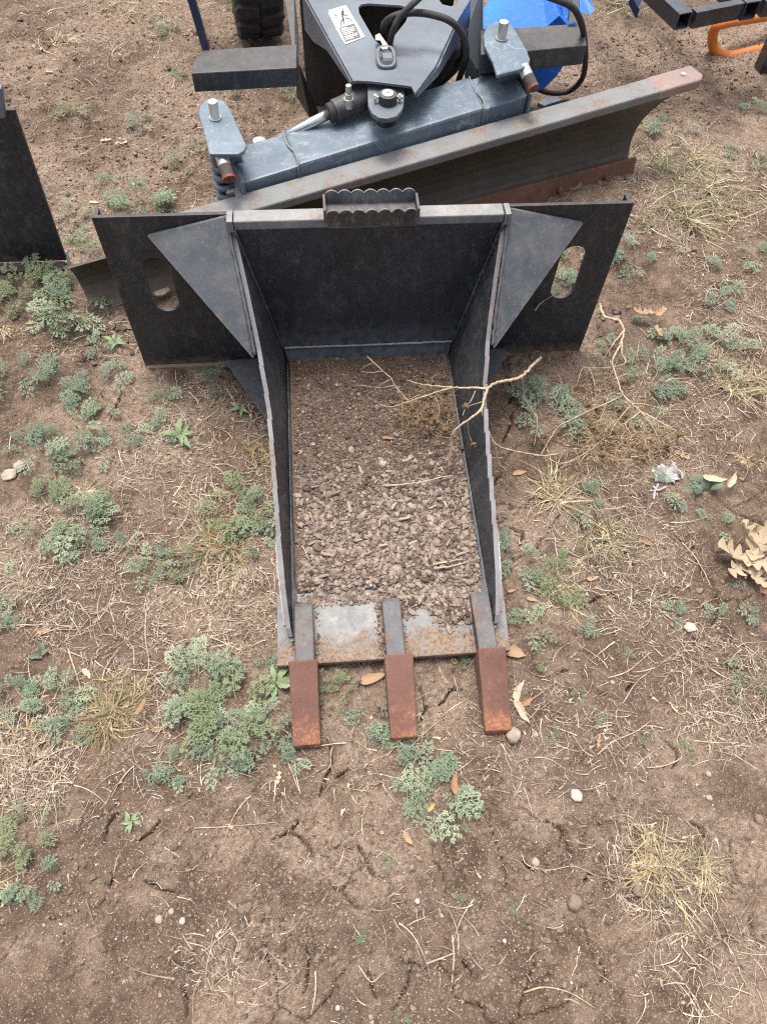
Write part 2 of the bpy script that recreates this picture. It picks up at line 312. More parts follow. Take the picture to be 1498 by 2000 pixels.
def ground(x, y, full=True):
    x = np.asarray(x, float); y = np.asarray(y, float)
    near = np.exp(-(np.maximum(0, np.abs(x)-.62)**2+np.maximum(0, np.maximum(y-.1, -1.02-y))**2)/.03)
    far = sst(y+.25*fbm(x*2, y*2, 77, 2), .3, 1.0)
    z = .030*fbm(x*1.3, y*1.3, 1, 3)*(1-.85*near)+(.010+.020*far)*fbm(x*6, y*6, 21, 3)*(1-.6*near)
    m1 = sst(fbm(x*3.1, y*3.1, 60, 3), -.15, .3)
    z = z+(.003+.006*m1+.007*far)*np.abs(fbm(x*19, y*19, 31, 4, .6))+.0030*(.4+m1)*fbm(x*60, y*60, 41, 3, .6)
    crust = fbm(x*3.4+3, y*3.4, 50, 5, .6)+.20*far+crustspots(x, y); ce = sst(crust+.30*fbm(x*40, y*40, 52, 3)+.06, .05, .55); z = z+.0035*ce+.0050*fbm(x*26, y*26, 55, 5, .68)*(.5+m1)+.0026*np.abs(fbm(x*90, y*90, 56, 3))
    sd = np.minimum(np.abs(np.abs(x)-.232), 1); bank = np.exp(-(sd/.035)**2)*sst(y, -.80, -.6)*(1-sst(y, -.02, .02))*(np.abs(x) > .2)
    pb = np.exp(-((y+.022)/.038)**2)*(1-sst(np.abs(x), .56, .64))*(np.abs(x) > .2)
    z = z+(.009*bank+.014*pb)*(.55+1.6*np.abs(fbm(x*16, y*16, 71, 4, .6)))
    if full:
        wx = x+.05*fbm(x*7, y*7, 91, 4, .6); wy = y+.05*fbm(x*7, y*7, 97, 4, .6)
        d1, d2, _ = worley(wx*7.0, wy*7.0, 5); mk = sst(fbm(x*2.2, y*2.2, 61, 2), -.02, .2)*(1-.8*far)
        cw = 1-sst((d2-d1)/7.0, .0005, .0030); c1 = cw*mk*sst(vn(x*13, y*13, 12), -.2, .1)
        cf = crackfield(x, y); c2 = 1-sst(cf, .0008, .0033)
        ck = np.maximum(c1*.55, c2); z = z-.026*ck+.002*(1-sst(cf, .004, .02))
        # little plates of crust
        e1, e2, cid = worley(wx*28, wy*28, 15); z = z+.0030*ce*(cid-.5)*sst(e2-e1, .02, .2)-.0025*ce*(1-sst(e2-e1, .0, .10))
        return z, ce, ck
    return z
def gz(x, y): return float(ground(np.array([x]), np.array([y]), False)[0])
def GP(px, py):                                        # on the soil
    p = G(px, py, 0.0)
    for _ in range(3): p = G(px, py, gz(p[0], p[1]))
    return p
# ================================================================== GROUND (one sheet)
def axis(a, b, lo, hi, st, st2):
    c = np.arange(lo, hi, st); L = [lo]; s = st
    while L[-1] > a: s = min(s*1.0 if L[-1] > a+1e9 else s*1.12, 6); L.append(L[-1]-s)
    Rr = [c[-1]]; s = st
    while Rr[-1] < b: s = min(s*1.12, 6); Rr.append(Rr[-1]+s)
    return np.concatenate([np.array(L[1:])[::-1], c, np.array(Rr[1:])])
def axis2(a, b, segs):
    c = np.concatenate([np.arange(l, h, s) for l, h, s in segs]); s0 = segs[0][2]; s1 = segs[-1][2]; L = []; s = s0; v = c[0]
    while v > a: s = min(s*1.13, 6); v -= s; L.append(v)
    Rr = []; s = s1; v = c[-1]
    while v < b: s = min(s*1.13, 6); v += s; Rr.append(v)
    return np.concatenate([np.array(L)[::-1], c, np.array(Rr)])
ax = axis2(-90, 90, [(-1.35, -.98, .005), (-.98, 1.02, .0030), (1.02, 1.9, .005)]); ay = axis2(-90, 90, [(-1.56, .1, .0030), (.1, 2.0, .0055)])
XX, YY = np.meshgrid(ax, ay); Z, CE, CK = ground(XX, YY)
inner = sst(np.maximum(np.abs(XX), np.abs(YY)), 60, 2.2); Z = Z*np.clip(inner, .25, 1)
nx, ny = len(ax), len(ay)
me = bpy.data.meshes.new('ground'); me.vertices.add(nx*ny)
me.vertices.foreach_set('co', np.stack([XX, YY, Z], -1).astype(np.float32).ravel())
idx = np.arange(nx*ny).reshape(ny, nx); q = np.stack([idx[:-1, :-1], idx[:-1, 1:], idx[1:, 1:], idx[1:, :-1]], -1).reshape(-1, 4); nq = len(q)
me.loops.add(nq*4); me.loops.foreach_set('vertex_index', q.ravel().astype(np.int32)); me.polygons.add(nq)
me.polygons.foreach_set('loop_start', np.arange(nq, dtype=np.int32)*4); me.polygons.foreach_set('loop_total', np.full(nq, 4, dtype=np.int32))
me.polygons.foreach_set('use_smooth', np.ones(nq, bool)); me.update(calc_edges=True)
a = me.attributes.new('crust', 'FLOAT', 'POINT'); a.data.foreach_set('value', CE.ravel().astype(np.float32))
N = NT('dry_soil')
at = N.n('ShaderNodeAttribute', attribute_name='crust').outputs['Fac']
n1 = N.noise(2.3, 5, .6); n2 = N.noise(16, 7, .7); n3 = N.noise(95, 5, .75); n4 = N.noise(420, 2, .6)
c = N.mix(N.ramp(n2, .34, .66), (.086, .058, .042), (.215, .151, .110))
c = N.mix(N.mathn('MULTIPLY', N.ramp(n1, .40, .62), .55), c, (.155, .112, .084))
c = N.mix(N.mathn('MULTIPLY', at, N.ramp(n3, .35, .65, .1, .95)), c, (.375, .285, .22))
c = N.mix(N.mathn('MULTIPLY', N.ramp(N.noise(6, 6, .7), .52, .66), .6), c, (.315, .238, .182))
c = N.mix(N.mathn('MULTIPLY', N.ramp(N.noise(260, 2, .5), .60, .68), .8), c, (.42, .345, .27))
c = N.mix(N.mathn('MULTIPLY', N.ramp(N.noise(60, 6, .75), .56, .66), .65), c, (.070, .046, .033))
c = N.mix(N.mathn('MULTIPLY', N.ramp(N.noise(75, 6, .78), .56, .66), .55), c, (.38, .305, .24))
N.bump(N.mathn('ADD', N.mathn('ADD', n3, N.mathn('MULTIPLY', N.noise(34, 5, .7), 2.0)), N.mathn('MULTIPLY', n4, .5)), 1.0, .007); N.set(c, .95, spec=.15)
me.materials.append(N.m); go = bpy.data.objects.new('ground', me); COL.objects.link(go); go['kind'] = 'structure'
go['label'] = 'dry cracked brown soil of the yard'
# ================================================================== STUMP BUCKET
SB = Thing('stump_bucket', 'black stump bucket attachment with three rusty teeth, filled with soil and gravel', 'excavator bucket', (0, 0, 0))
def slot(cx, cz, w_, h_, y):
    P = []; hh = h_/2-w_
    for k in range(13): t = math.pi*k/12; P.append((cx+w_*math.cos(t), y, cz+hh+w_*math.sin(t)))
    for k in range(13): t = math.pi+math.pi*k/12; P.append((cx+w_*math.cos(t), y, cz-hh+w_*math.sin(t)))
    return P
out = [(-.575, 0, .002), (.575, 0, .002), (.575, 0, .473), (-.575, 0, .473)]
SB.part('attachment_plate', holed(out, [slot(-.475, .287, .029, .158, 0), slot(.475, .283, .029, .158, 0)], (0, .009, 0)), M['black'], bevel=.001)
for s in (-1, 1):
    SB.part('side_flange', box((min(s*.575, s*.566), .0095, .10), (max(s*.575, s*.566), .042, .466)), M['black'], bevel=.001)
SB.part('bottom_lip', box((-.57, -.012, -.004), (-.33, -.0005, .026)), M['caked'], bevel=.002, label='bottom edge of the plate caked with dry soil')
SB.part('back_panel', join(prism([(-.286, -.026, .455), (-.213, -.030, .105), (.213, -.030, .105), (.286, -.026, .455)], (0, .006, 0)),
    prism([(-.2128, -.0303, .1045), (-.196, -.058, .03), (.196, -.058, .03), (.2128, -.0303, .1045)], (0, .006, -.001))), M['back'])
SB.part('top_bar', box((-.2845, -.031, .4555), (.2845, .006, .4775)), M['bar'], bevel=.003)
for s in (-1, 1): SB.part('bar_end_cap', box((min(s*.2855, s*.2975), -.036, .4545), (max(s*.2855, s*.2975), .0, .4815)), M['bar'], bevel=.001)
# serrated step
def serr(x0, x1, y, z0, z1, th, n=7):
    P = [(x0, y, z0)]; m = n*8
    for k in range(m+1):
        t = k/m; P.append((x0+(x1-x0)*t, y, z1+.0075*abs(math.sin(math.pi*n*t))**.8-.006))
    P.append((x1, y, z0)); return prism(P, (0, th, 0))
SB.part('step_rail', serr(-.092, .096, -.0395, .461, .503, .0035), M['rail'], bevel=.0008, label='front serrated rail of the step')
SB.part('step_rail', serr(-.092, .096, .012, .470, .512, .0035), M['lip'], bevel=.0008, label='rear serrated rail of the step')
SB.part('step_tray', join(box((-.092, -.0345, .4795), (.096, .0115, .4820)), box((-.0975, -.0375, .4785), (-.0925, .0135, .504)), box((.0965, -.0375, .4785), (.1015, .0135, .502))), M['shank'])
# side plates
PR = [(-.002, .474), (-.05, .415), (-.1, .362), (-.15, .313), (-.195, .272)]
n_s = 7; y0, y1 = -.225, -.592
def basez(y): return float(np.interp(-y, [.195, .3, .45, .6, .69, .77, .80], [.272, .203, .168, .140, .117, .084, .060]))
PR += [(-.224, basez(-.224))]
for k in range(n_s):
    a = y0+(y1-y0)*k/n_s; b = y0+(y1-y0)*(k+1)/n_s
    PR += [(a-.0005, basez(a)+.0045), (a+(b-a)*.5, basez(a+(b-a)*.5)+.002), (b-.0, basez(b)-.003)]
PR += [(-.5925, basez(-.595)+.004), (-.64, basez(-.64)), (-.69, basez(-.69)), (-.735, basez(-.735)), (-.772, basez(-.772)-.002), (-.785, .066)]
for s in (-1, 1):
    V = []; F = []; th = .008
    for (yy, zt) in PR:
        zb = .058; cols = [zb, (zb+zt)/2, zt]
        for z in cols:
            xi = .207+.2*(z-.058)-(.05*max(0, -.45-yy))*max(0, z-.05)
            V.append((s*xi, yy, z)); V.append((s*(xi+th), yy, z))
    k = 6
    for i in range(len(PR)-1):
        b0 = i*k; b1 = b0+k
        for c_ in (0, 2):
            F.append((b0+c_, b1+c_, b1+c_+2, b0+c_+2)); F.append((b0+c_+1, b0+c_+3, b1+c_+3, b1+c_+1))
        F.append((b0+4, b1+4, b1+5, b0+5)); F.append((b0, b0+1, b1+1, b1))
    F.append((0, 2, 3, 1)); F.append((2, 4, 5, 3)); e = (len(PR)-1)*k; F.append((e, e+1, e+3, e+2)); F.append((e+2, e+3, e+5, e+4))
    sp_ = SB.part('side_plate', (V, F), M['side'], label='side plate with a torch cut serrated edge')
    V = []; F = []
    for (yy, zt) in PR:
        xi = .207+.2*(zt-.058)-(.05*max(0, -.45-yy))*max(0, zt-.05)
        for dx, dz_ in ((-.0008, -.0015), (-.0008, .0012), (th+.0008, .0012), (th+.0008, -.0015)): V.append((s*(xi+dx), yy, zt+dz_))
    for i in range(len(PR)-1):
        for j in range(4): F.append((i*4+j, i*4+(j+1) % 4, (i+1)*4+(j+1) % 4, (i+1)*4+j))
    F += [(0, 1, 2, 3), tuple((len(PR)-1)*4+j for j in (3, 2, 1, 0))]
    SB.part('cut_edge', (V, F), M['edge'], parent=sp_)
    wp = spline([(s*.3000, -.006, .4735), (s*.288, -.07, .405), (s*.2745, -.14, .334), (s*.263, -.203, .266)], 12); wp = wp+rng.normal(0, .0006, wp.shape)
    SB.part('weld', tube(wp, .0042, 7), M['black_dusty'], smooth=True)
    wp = spline([(s*.2845, -.031, .455), (s*.25, -.033, .285), (s*.2145, -.036, .108)], 16); wp = wp+rng.normal(0, .0006, wp.shape)
    SB.part('weld', tube(wp, .0038, 7), M['side'], smooth=True)
    SB.part('scraped_strip', prism([(s*(.207+.2*(z-.058)+.009), yy, z) for yy, z in ((-.600, .137), (-.69, .114), (-.765, .083), (-.765, .060), (-.60, .105))], (s*.0035, 0, 0)), M['scrap'], parent=sp_)
    SB.part('pan_edge', prism([(s*.1945, -.052, .028), (s*.1945, -.79, .028), (s*.2065, -.79, .0575), (s*.2065, -.028, .0575)], (s*.006, 0, 0)), M['bar'])
    SB.part('upper_gusset', prism([(s*.468, -.0012, .431), (s*.301, -.0012, .472), (s*.2925, -.002, .468), (s*.2665, -.195, .274), (s*.264, -.203, .262)], (s*.004, -.006, -.002)), M['black_dusty'], bevel=.001)
    SB.part('lower_gusset', prism([(s*.368, -.0125, .036), (s*.222, -.0125, .040), (s*.222, -.285, .034)], (0, 0, .008)), M['black_dusty'], bevel=.001)
SB.part('floor', box((-.2, -.72, .016), (.2, -.05, .027)), M['lip'])
SB.part('cutting_edge', prism([(-.242, -.676, .036), (.249, -.676, .036), (.239, -.834, .036), (-.242, -.834, .036)], (0, 0, -.014)), M['lip'], bevel=.002)
for cx in (-.184, -.001, .187):
    tw = .0195
    t = SB.part('tooth', prism([(cx-tw, -.716, .036), (cx-tw, -.712, .068), (cx-tw, -.722, .071), (cx-tw, -.845, .071), (cx-tw, -.85, .036)], (2*tw, 0, 0)), M['shank'], bevel=.003)
    c2 = cx+(.004 if abs(cx) < .1 else (.004 if cx > 0 else -.003)); 
    tp = [(c2-.0285, -.842, .086), (c2+.0285, -.842, .086), (c2+.0265, -.993, .026), (c2-.0265, -.993, .026)]
    bt = [(c2-.0285, -.842, .022), (c2+.0285, -.842, .022), (c2+.0265, -.995, .004), (c2-.0265, -.995, .004)]
    tip_ = SB.part('tooth_tip', (tp+bt, [(0, 1, 2, 3), (7, 6, 5, 4), (0, 4, 5, 1), (1, 5, 6, 2), (2, 6, 7, 3), (3, 7, 4, 0)]), M['rust'], parent=t, bevel=.003)
    for o_, st_ in ((tip_, .0026), (t, .0014)):
        sm_ = o_.modifiers.new('dense', 'SUBSURF'); sm_.subdivision_type = 'SIMPLE'; sm_.levels = sm_.render_levels = 4
        tx = bpy.data.textures.new('wear', 'CLOUDS'); tx.noise_scale = .022; tx.noise_depth = 4
        dm = o_.modifiers.new('wear', 'DISPLACE'); dm.texture = tx; dm.strength = st_; dm.texture_coords = 'LOCAL'; dm.mid_level = .5
wp = spline([(-.212, -.0345, .104), (0, -.0355, .1035), (.212, -.0345, .104)], 30); wp = wp+rng.normal(0, .0005, wp.shape)
SB.part('weld', tube(wp, .0030, 7), M['bar'], smooth=True)
# ---- soil in the bucket
gx = np.linspace(-.200, .200, 150); gy = np.linspace(-.832, -.036, 290); X, Y = np.meshgrid(gx, gy)
def fillz(X, Y):
    z = np.interp(-Y, [.03, .08, .3, .5, .66, .70], [.066, .064, .058, .054, .047, .045])+.010*fbm(X*9, Y*9, 300, 3)+.004*fbm(X*40, Y*40, 301, 3)
    z = z-.012*sst(np.abs(X), .15, .2)*0+.004
    lip = np.maximum.reduce([.9*np.exp(-((X-.03)/.055)**2-((Y+.70)/.05)**2), np.exp(-((X+.012)/.026)**2-((Y+.76)/.075)**2)*.9, 1.0*np.exp(-((X-.13)/.06)**2-((Y+.73)/.06)**2), .35*np.exp(-((X+.1)/.06)**2-((Y+.675)/.02)**2)])
    zl = .022+.028*lip+.012*fbm(X*45, Y*45, 303, 4, .6)*np.clip(lip*3, 0, 1)
    t = sst(-Y, .655, .69); z = z*(1-t)+zl*t
    ins = .2065+.2*(z-.058); return z
Zf = fillz(X, Y); n = X.size; idx = np.arange(n).reshape(X.shape)
q = np.stack([idx[:-1, :-1], idx[:-1, 1:], idx[1:, 1:], idx[1:, :-1]], -1).reshape(-1, 4)
def soilmat(name, dark, light, th):
    N = NT(name); sx = N.n('ShaderNodeSeparateXYZ'); N.l(N.tc.outputs['Object'], sx.inputs[0])
    a = N.noise(20, 6, .7); b = N.noise(120, 4, .7); c = N.mix(N.ramp(a, .3, .7), dark, light)
    c = N.mix(N.mathn('MULTIPLY', N.ramp(b, .6, .7), .5), c, (.32, .25, .19)); N.bump(b, .8, .004); return N.set(c, .95, spec=.1)
M['fill'] = soilmat('bucket_soil', (.085, .057, .042), (.155, .108, .082), 0)
fo = single('soil_in_bucket', (np.stack([X, Y, Zf], -1).reshape(-1, 3), [tuple(int(k) for k in r) for r in q]), M['fill'], 'crumbly brown soil lying in the trough of the black bucket', 'soil', base=(0, 0, 0), smooth=True, kind='stuff', recalc=False)
# ---- scattered grains, as joined meshes with a colour per grain
ICO_V = None
def ico(sub):
    import bmesh
    b = bmesh.new(); bmesh.ops.create_icosphere(b, subdivisions=sub, radius=1.0); V = np.array([v.co[:] for v in b.verts]); F = np.array([[v.index for v in f.verts] for f in b.faces]); b.free(); return V, F
def grains(name, P, size, cols, mat, label, cat, sub=1, elong=(.6, 1.4), flat=.7, smooth=False, sink=.25, jag=.22, kind='stuff'):
    V0, F0 = ico(sub); n = len(P); nv = len(V0)
    base = V0[None]*(1+jag*(rng.random((n, nv, 1))-.5)*2)
    sc = np.stack([rng.uniform(*elong, n), rng.uniform(.6, 1.0, n), rng.uniform(.5, 1.0, n)*flat], -1)*size[:, None]
    base = base*sc[:, None]; th = rng.uniform(0, 2*np.pi, n); tl = rng.normal(0, .3, n)
    x = base[..., 0]*np.cos(tl)[:, None]-base[..., 2]*np.sin(tl)[:, None]; z = base[..., 0]*np.sin(tl)[:, None]+base[..., 2]*np.cos(tl)[:, None]; y = base[..., 1]
    V = np.stack([x*np.cos(th)[:, None]-y*np.sin(th)[:, None], x*np.sin(th)[:, None]+y*np.cos(th)[:, None], z], -1)+P[:, None]
    V[..., 2] += (size*(sc[:, 2]/size)*(1-2*sink))[:, None]
    F = (F0[None]+(np.arange(n)*nv)[:, None, None]).reshape(-1, 3)
    return fastmesh(name, V.reshape(-1, 3), F, np.repeat(cols, nv, 0), mat, label, cat, smooth, kind)
def fastmesh(name, V, F, C, mat, label, cat, smooth=False, kind='stuff'):
    me = bpy.data.meshes.new(name); me.vertices.add(len(V)); me.vertices.foreach_set('co', V.astype(np.float32).ravel()); k = F.shape[1]; n = len(F)
    me.loops.add(n*k); me.loops.foreach_set('vertex_index', F.ravel().astype(np.int32)); me.polygons.add(n)
    me.polygons.foreach_set('loop_start', np.arange(n, dtype=np.int32)*k); me.polygons.foreach_set('loop_total', np.full(n, k, dtype=np.int32))
    me.polygons.foreach_set('use_smooth', np.full(n, smooth)); me.update(calc_edges=True)
    at = me.color_attributes.new('Col', 'FLOAT_COLOR', 'POINT'); at.data.foreach_set('color', np.concatenate([C, np.ones((len(C), 1))], 1).astype(np.float32).ravel())
    me.materials.append(mat); o = bpy.data.objects.new(name, me); COL.objects.link(o); o['label'] = label; o['category'] = cat
    if kind: o['kind'] = kind
    return o
M['grain'] = attr_mat('soil_grains', .95, bump=.6); M['straw'] = attr_mat('dry_straw', .8)
def lerp(a, b, t): return np.asarray(a)[None]*(1-t[:, None])+np.asarray(b)[None]*t[:, None]
def inplate(x, z): return np.abs(x) < .195
# gravel
n = 13500; t = rng.random(n)**.75; y = -.05-.66*t; x = rng.uniform(-.194, .2, n)
k = rng.random(n) < (.45+.6*sst(-y+.08*vn(x*14, y*14, 5), .12, .5)); x, y = x[k], y[k]
xx = rng.uniform(-.19, .19, 5000); yy = rng.uniform(-.822, -.66, 5000); zz = fillz(xx, yy); k = rng.random(5000) < .75*sst(zz, .028, .042)
# grains on the bare lip rest on its top face
zz = np.maximum(zz, .036); x = np.concatenate([x, xx[k]]); y = np.concatenate([y, yy[k]])
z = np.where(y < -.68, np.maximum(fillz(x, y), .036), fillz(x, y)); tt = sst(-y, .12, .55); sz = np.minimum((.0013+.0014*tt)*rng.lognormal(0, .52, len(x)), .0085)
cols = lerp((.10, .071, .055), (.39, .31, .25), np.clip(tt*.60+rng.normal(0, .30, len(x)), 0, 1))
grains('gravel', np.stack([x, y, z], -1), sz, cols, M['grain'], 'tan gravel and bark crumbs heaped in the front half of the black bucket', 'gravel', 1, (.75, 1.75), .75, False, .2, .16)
n = 6500; x = rng.uniform(-.195, .2, n); y = rng.uniform(-.60, -.045, n); z = fillz(x, y)
grains('soil_crumbs', np.stack([x, y, z], -1), .0022*rng.lognormal(0, .4, n), lerp((.08, .057, .043), (.27, .205, .16), rng.random(n)**1.3), M['grain'], 'fine dark crumbs on the soil in the back of the black bucket', 'soil', 1, (.7, 1.3), .8, False, .2, .3)
n = 1500; y = -.06-.62*rng.random(n)**.8; x = rng.uniform(-.19, .19, n); z = fillz(x, y)
grains('round_crumbs', np.stack([x, y, z], -1), np.minimum(.0024*rng.lognormal(0, .35, n), .006), lerp((.13, .094, .072), (.48, .40, .33), np.clip(rng.normal(.4, .28, n), 0, 1)), M['grain'], 'rounded clay crumbs mixed into the fill of the black bucket', 'gravel', 2, (.85, 1.2), .85, True, .15, .12)
n = 150; cxs = np.array([-.184, -.001, .187])[rng.integers(0, 3, n)]; sd_ = np.where(rng.random(n) < .5, -1, 1); x = cxs+sd_*(.0225+np.abs(rng.normal(0, .004, n))); y = rng.uniform(-.83, -.715, n); z = np.full(n, .0365)
grains('packed_crumbs', np.stack([x, y, z], -1), np.minimum(.002*rng.lognormal(0, .4, n), .005), lerp((.12, .085, .064), (.34, .27, .21), rng.random(n)), M['grain'], 'soil crumbs packed beside the tooth shanks on the steel lip', 'gravel', 1, (.8, 1.3), .8, False, .1, .25)
# chips one can pick out
def chip_mesh(seed):
    r = random.Random(seed); n = 7; L = 1.0; P = [(-L, 0, 0), (-L*.3, r.uniform(-.1, .1), 0), (L*.4, r.uniform(-.12, .12), 0), (L, 0, 0)]
    V, F = tube(P, [.26, .33, .3, .22], n); V = [tuple(np.array(v)*(1+r.uniform(-.12, .12))*(1, 1, .75)) for v in V]
    me = newmesh('wood_chip', V, F, M['chip']); fix(me); return me
CH = [chip_mesh(i) for i in range(5)]
cp = [(683, 990, 20, 100), (742, 1020, 14, 75), (770, 988, 15, 55), (615, 950, 13, 10), (790, 1012, 18, 12), (632, 1125, 17, 8), (640, 1083, 20, -20), (806, 1060, 15, 20), (870, 985, 14, 100), (885, 1030, 14, 15), (900, 1082, 16, 12), (845, 990, 13, 20), (705, 917, 16, 110), (760, 920, 12, 0), (655, 962, 14, 25), (735, 940, 10, 50), (860, 1130, 12, 140), (775, 1115, 14, -35), (700, 1055, 12, 10), (830, 925, 12, -5), (590, 980, 12, 80), (720, 1080, 12, 20), (690, 1140, 13, 15), (840, 1085, 14, 70), (815, 1140, 12, 10), (905, 1125, 12, 0), (668, 1110, 10, 60), (750, 1065, 13, 10), (875, 1060, 12, 60), (610, 1060, 13, 30)]
for i, (px, py, L, an) in enumerate(cp):
    p = G(px, py, .055); z = float(fillz(np.array([p[0]]), np.array([p[1]]))[0]); p = G(px, py, z+.0075)
    o = bpy.data.objects.new('wood_chip', CH[i % 5]); COL.objects.link(o); o.location = tuple(p); sc = L/2/960*1.35
    o.scale = (sc, sc*.95, sc*.9); o.rotation_euler = (random.uniform(-.5, .5), random.uniform(-.15, .15), math.radians(an if an < 90 else an))
    o['label'] = 'rough brown bark chip among the gravel in the bucket'; o['category'] = 'wood chip'; o['group'] = 'bark chips among the gravel in the bucket'
# ================================================================== SNOW PLOW
PB = G(1225, 345, 0); PL = G(185, 615, 0); bd = (PB-PL)/np.linalg.norm(PB-PL); bn = np.array([-bd[1], bd[0], 0.0])    # bn points away from the camera
SP = Thing('snow_plow', 'grey angled snow plow blade with blue grey beam and pins, standing behind the black bucket', 'snow plow', tuple((PB+PL)/2))
def bl(s, off, z): p = PL+bd*s+bn*off; return (p[0], p[1], z)
Lb = float(np.linalg.norm(PB-PL))
def ztop(s): return .186+.0548*(s-0)
def curve(s, n=9):                                      # concave face, bottom to top
    zt = ztop(s)-.024; P = []
    for i in range(n):
        t = i/(n-1); P.append((.0+.055*math.sin(math.pi*t)*.9+.004*t, zt*t))
    return P
ss = list(np.linspace(0, Lb, 12)); V = []; F = []; nn = 9
for i, s in enumerate(ss):
    for j, (o_, z) in enumerate(curve(s, nn)):
        e = (.075*(z/.25)**2.2 if i == len(ss)-1 else (-.02*(z/.2) if i == 0 else 0))
        V.append(bl(s+e, o_, z))
    for j, (o_, z) in enumerate(curve(s, nn)):
        e = (.075*(z/.25)**2.2 if i == len(ss)-1 else (-.02*(z/.2) if i == 0 else 0))
        V.append(bl(s+e, o_+.009, z))
K = 2*nn
for i in range(len(ss)-1):
    for j in range(nn-1):
        a_ = i*K+j; b_ = a_+K; F.append((a_, b_, b_+1, a_+1)); F.append((a_+nn, a_+nn+1, b_+nn+1, b_+nn))
    F.append((i*K+nn-1, (i+1)*K+nn-1, (i+1)*K+K-1, i*K+K-1))
for e in (0, (len(ss)-1)*K):
    for j in range(nn-1): F.append((e+j, e+j+1, e+nn+j+1, e+nn+j))
SP.part('moldboard', (V, F), M['mold'], smooth=False)
SP.part('cutting_edge', prism([bl(.62, -.012, .002), bl(Lb+.004, -.012, .002), bl(Lb+.014, .011, .062), bl(.62, .011, .055)], tuple(-bn*.009)), M['cut'], bevel=.002)
for s in (.75, .95, 1.2, 1.45, 1.62):
    p = np.array(bl(s, -.014, .03)); SP.part('bolt', cyl(p, p-bn*.014+np.array([0, 0, .004]), .010, 8), M['cut'], bevel=.001)
s0, s1 = .10, Lb+.165
def fl(s): return ztop(s)
SP.part('top_flange', prism([bl(s0, -.006, fl(s0)), bl(s1-.02, -.006, fl(s1)), bl(s1, .012, fl(s1)), bl(s1-.005, .068, fl(s1)), bl(s0, .068, fl(s0))], (0, 0, -.027)), M['flange'], bevel=.005)
SP.part('flange_tip', prism([bl(s1-.16, -.0075, fl(s1-.16)+.001), bl(s1-.018, -.0075, fl(s1)+.001), bl(s1+.0015, .012, fl(s1)+.001), bl(s1-.004, .0695, fl(s1)+.001), bl(s1-.16, .0695, fl(s1-.16)+.001)], (0, 0, -.029)), M['flange_end'], bevel=.005)
p = np.array(bl(s1-.055, .035, fl(s1)-.01)); SP.part('flange_bolt', cyl(p, p+np.array([0, 0, .0125]), .0075, 12), M['zinc'])
for s in (.45, 1.0, 1.4):
    SP.part('rib', prism([bl(s, .07, .02), bl(s, .07, fl(s)-.04), bl(s, .14, .05)], tuple(bd*.012)), M['dark'])
# beam, built from its four measured top corners
def quadbox(c4, drop): return prism([np.array(c) for c in c4], (0, 0, -drop))
b1, b2, b3, b4 = G(449, 291, .236), G(477, 357, .236), G(1031, 187, .30), G(1003, 130, .30)
def bm(t, w_): lo = b2+(b3-b2)*t; hi = b1+(b4-b1)*t; return lo+(hi-lo)*w_
t1, t2 = .18, .835
up = np.array([0, 0, 1.0])
SP.part('beam', prism([bm(t1, -.02)+up*.007, bm(t2, -.02)+up*.007, bm(t2, 1.03)+up*.007, bm(t1, 1.03)+up*.007], (0, 0, -.115)), M['beam'], bevel=.008)
SP.part('beam_end', prism([bm(0, 0), bm(t1+.01, 0), bm(t1+.01, 1), bm(0, 1)], (0, 0, -.10)), M['beam'], bevel=.006)
SP.part('beam_end', prism([bm(t2-.01, 0), bm(1, 0), bm(1, 1), bm(t2-.01, 1)], (0, 0, -.10)), M['beam'], bevel=.006)
bdv = (b3-b2)/np.linalg.norm(b3-b2)
SP.part('end_plate', prism([bm(0, -.1)+up*.012, bm(0, 1.12)+up*.016, bm(0, 1.05)-up*.11, bm(0, -.1)-up*.11], tuple(-bdv*.008)), M['beam'], bevel=.001)
SP.part('end_plate', prism([bm(1, -.1)+up*.012, bm(1, 1.12)+up*.016, bm(1, 1.05)-up*.11, bm(1, -.1)-up*.11], tuple(bdv*.008)), M['beam'], bevel=.001)
for t in (t1, t2):                                       # weld beads
    SP.part('weld', tube(spline([bm(t, -.03)+up*.002+np.array([0, -.001, -.08]), bm(t, -.03)+up*.004, bm(t, .3)+up*.006+bdv*.006, bm(t, .6)+up*.006-bdv*.004, bm(t, 1.02)+up*.006]), .0022, 6), M['bar'])
# lugs with their pins
def lug(pts, z, drop_pts):
    P = [G(x, y, z) for x, y in pts]; return prism(P, (0, 0, -.012))
LL = [(388, 222), (391, 205), (402, 194), (418, 190), (436, 196), (449, 210), (462, 240), (482, 283), (478, 293), (466, 300), (409, 300), (400, 262)]
def rnd(P, m=3): return P
SP.part('pin_lug', lug(LL, .335, 0), M['beam'], bevel=.004)
SP.part('lug_web', prism([G(409, 299, .323), G(470, 299, .323), G(476, 318, .25), G(418, 330, .22)], (0, .012, .0)), M['beam'], bevel=.003)
LR = [(946, 88), (944, 68), (950, 50), (964, 42), (982, 40), (998, 46), (1009, 62), (1030, 100), (1035, 115), (1033, 128), (1010, 136), (970, 146), (962, 120)]
SP.part('pin_lug', lug(LR, .385, 0), M['beam'], bevel=.004)
SP.part('lug_web', prism([G(970, 145, .373), G(1032, 127, .373), G(1030, 150, .29), G(978, 168, .285)], (0, .012, .0)), M['beam'], bevel=.003)
def vpin(px, py, z, r, h):
    p = G(px, py, z); SP.part('pin', cyl(p-up*.03, p+up*h, r, 28), M['zinc'], bevel=.0015, smooth=False)
    n = 20; V = []
    pts = [p+up*.0025+np.array([math.cos(2*math.pi*i/n), math.sin(2*math.pi*i/n), 0])*(r+.002) for i in range(n+1)]
    SP.part('pin_collar', tube(pts, .002, 6, False), M['zinc'])
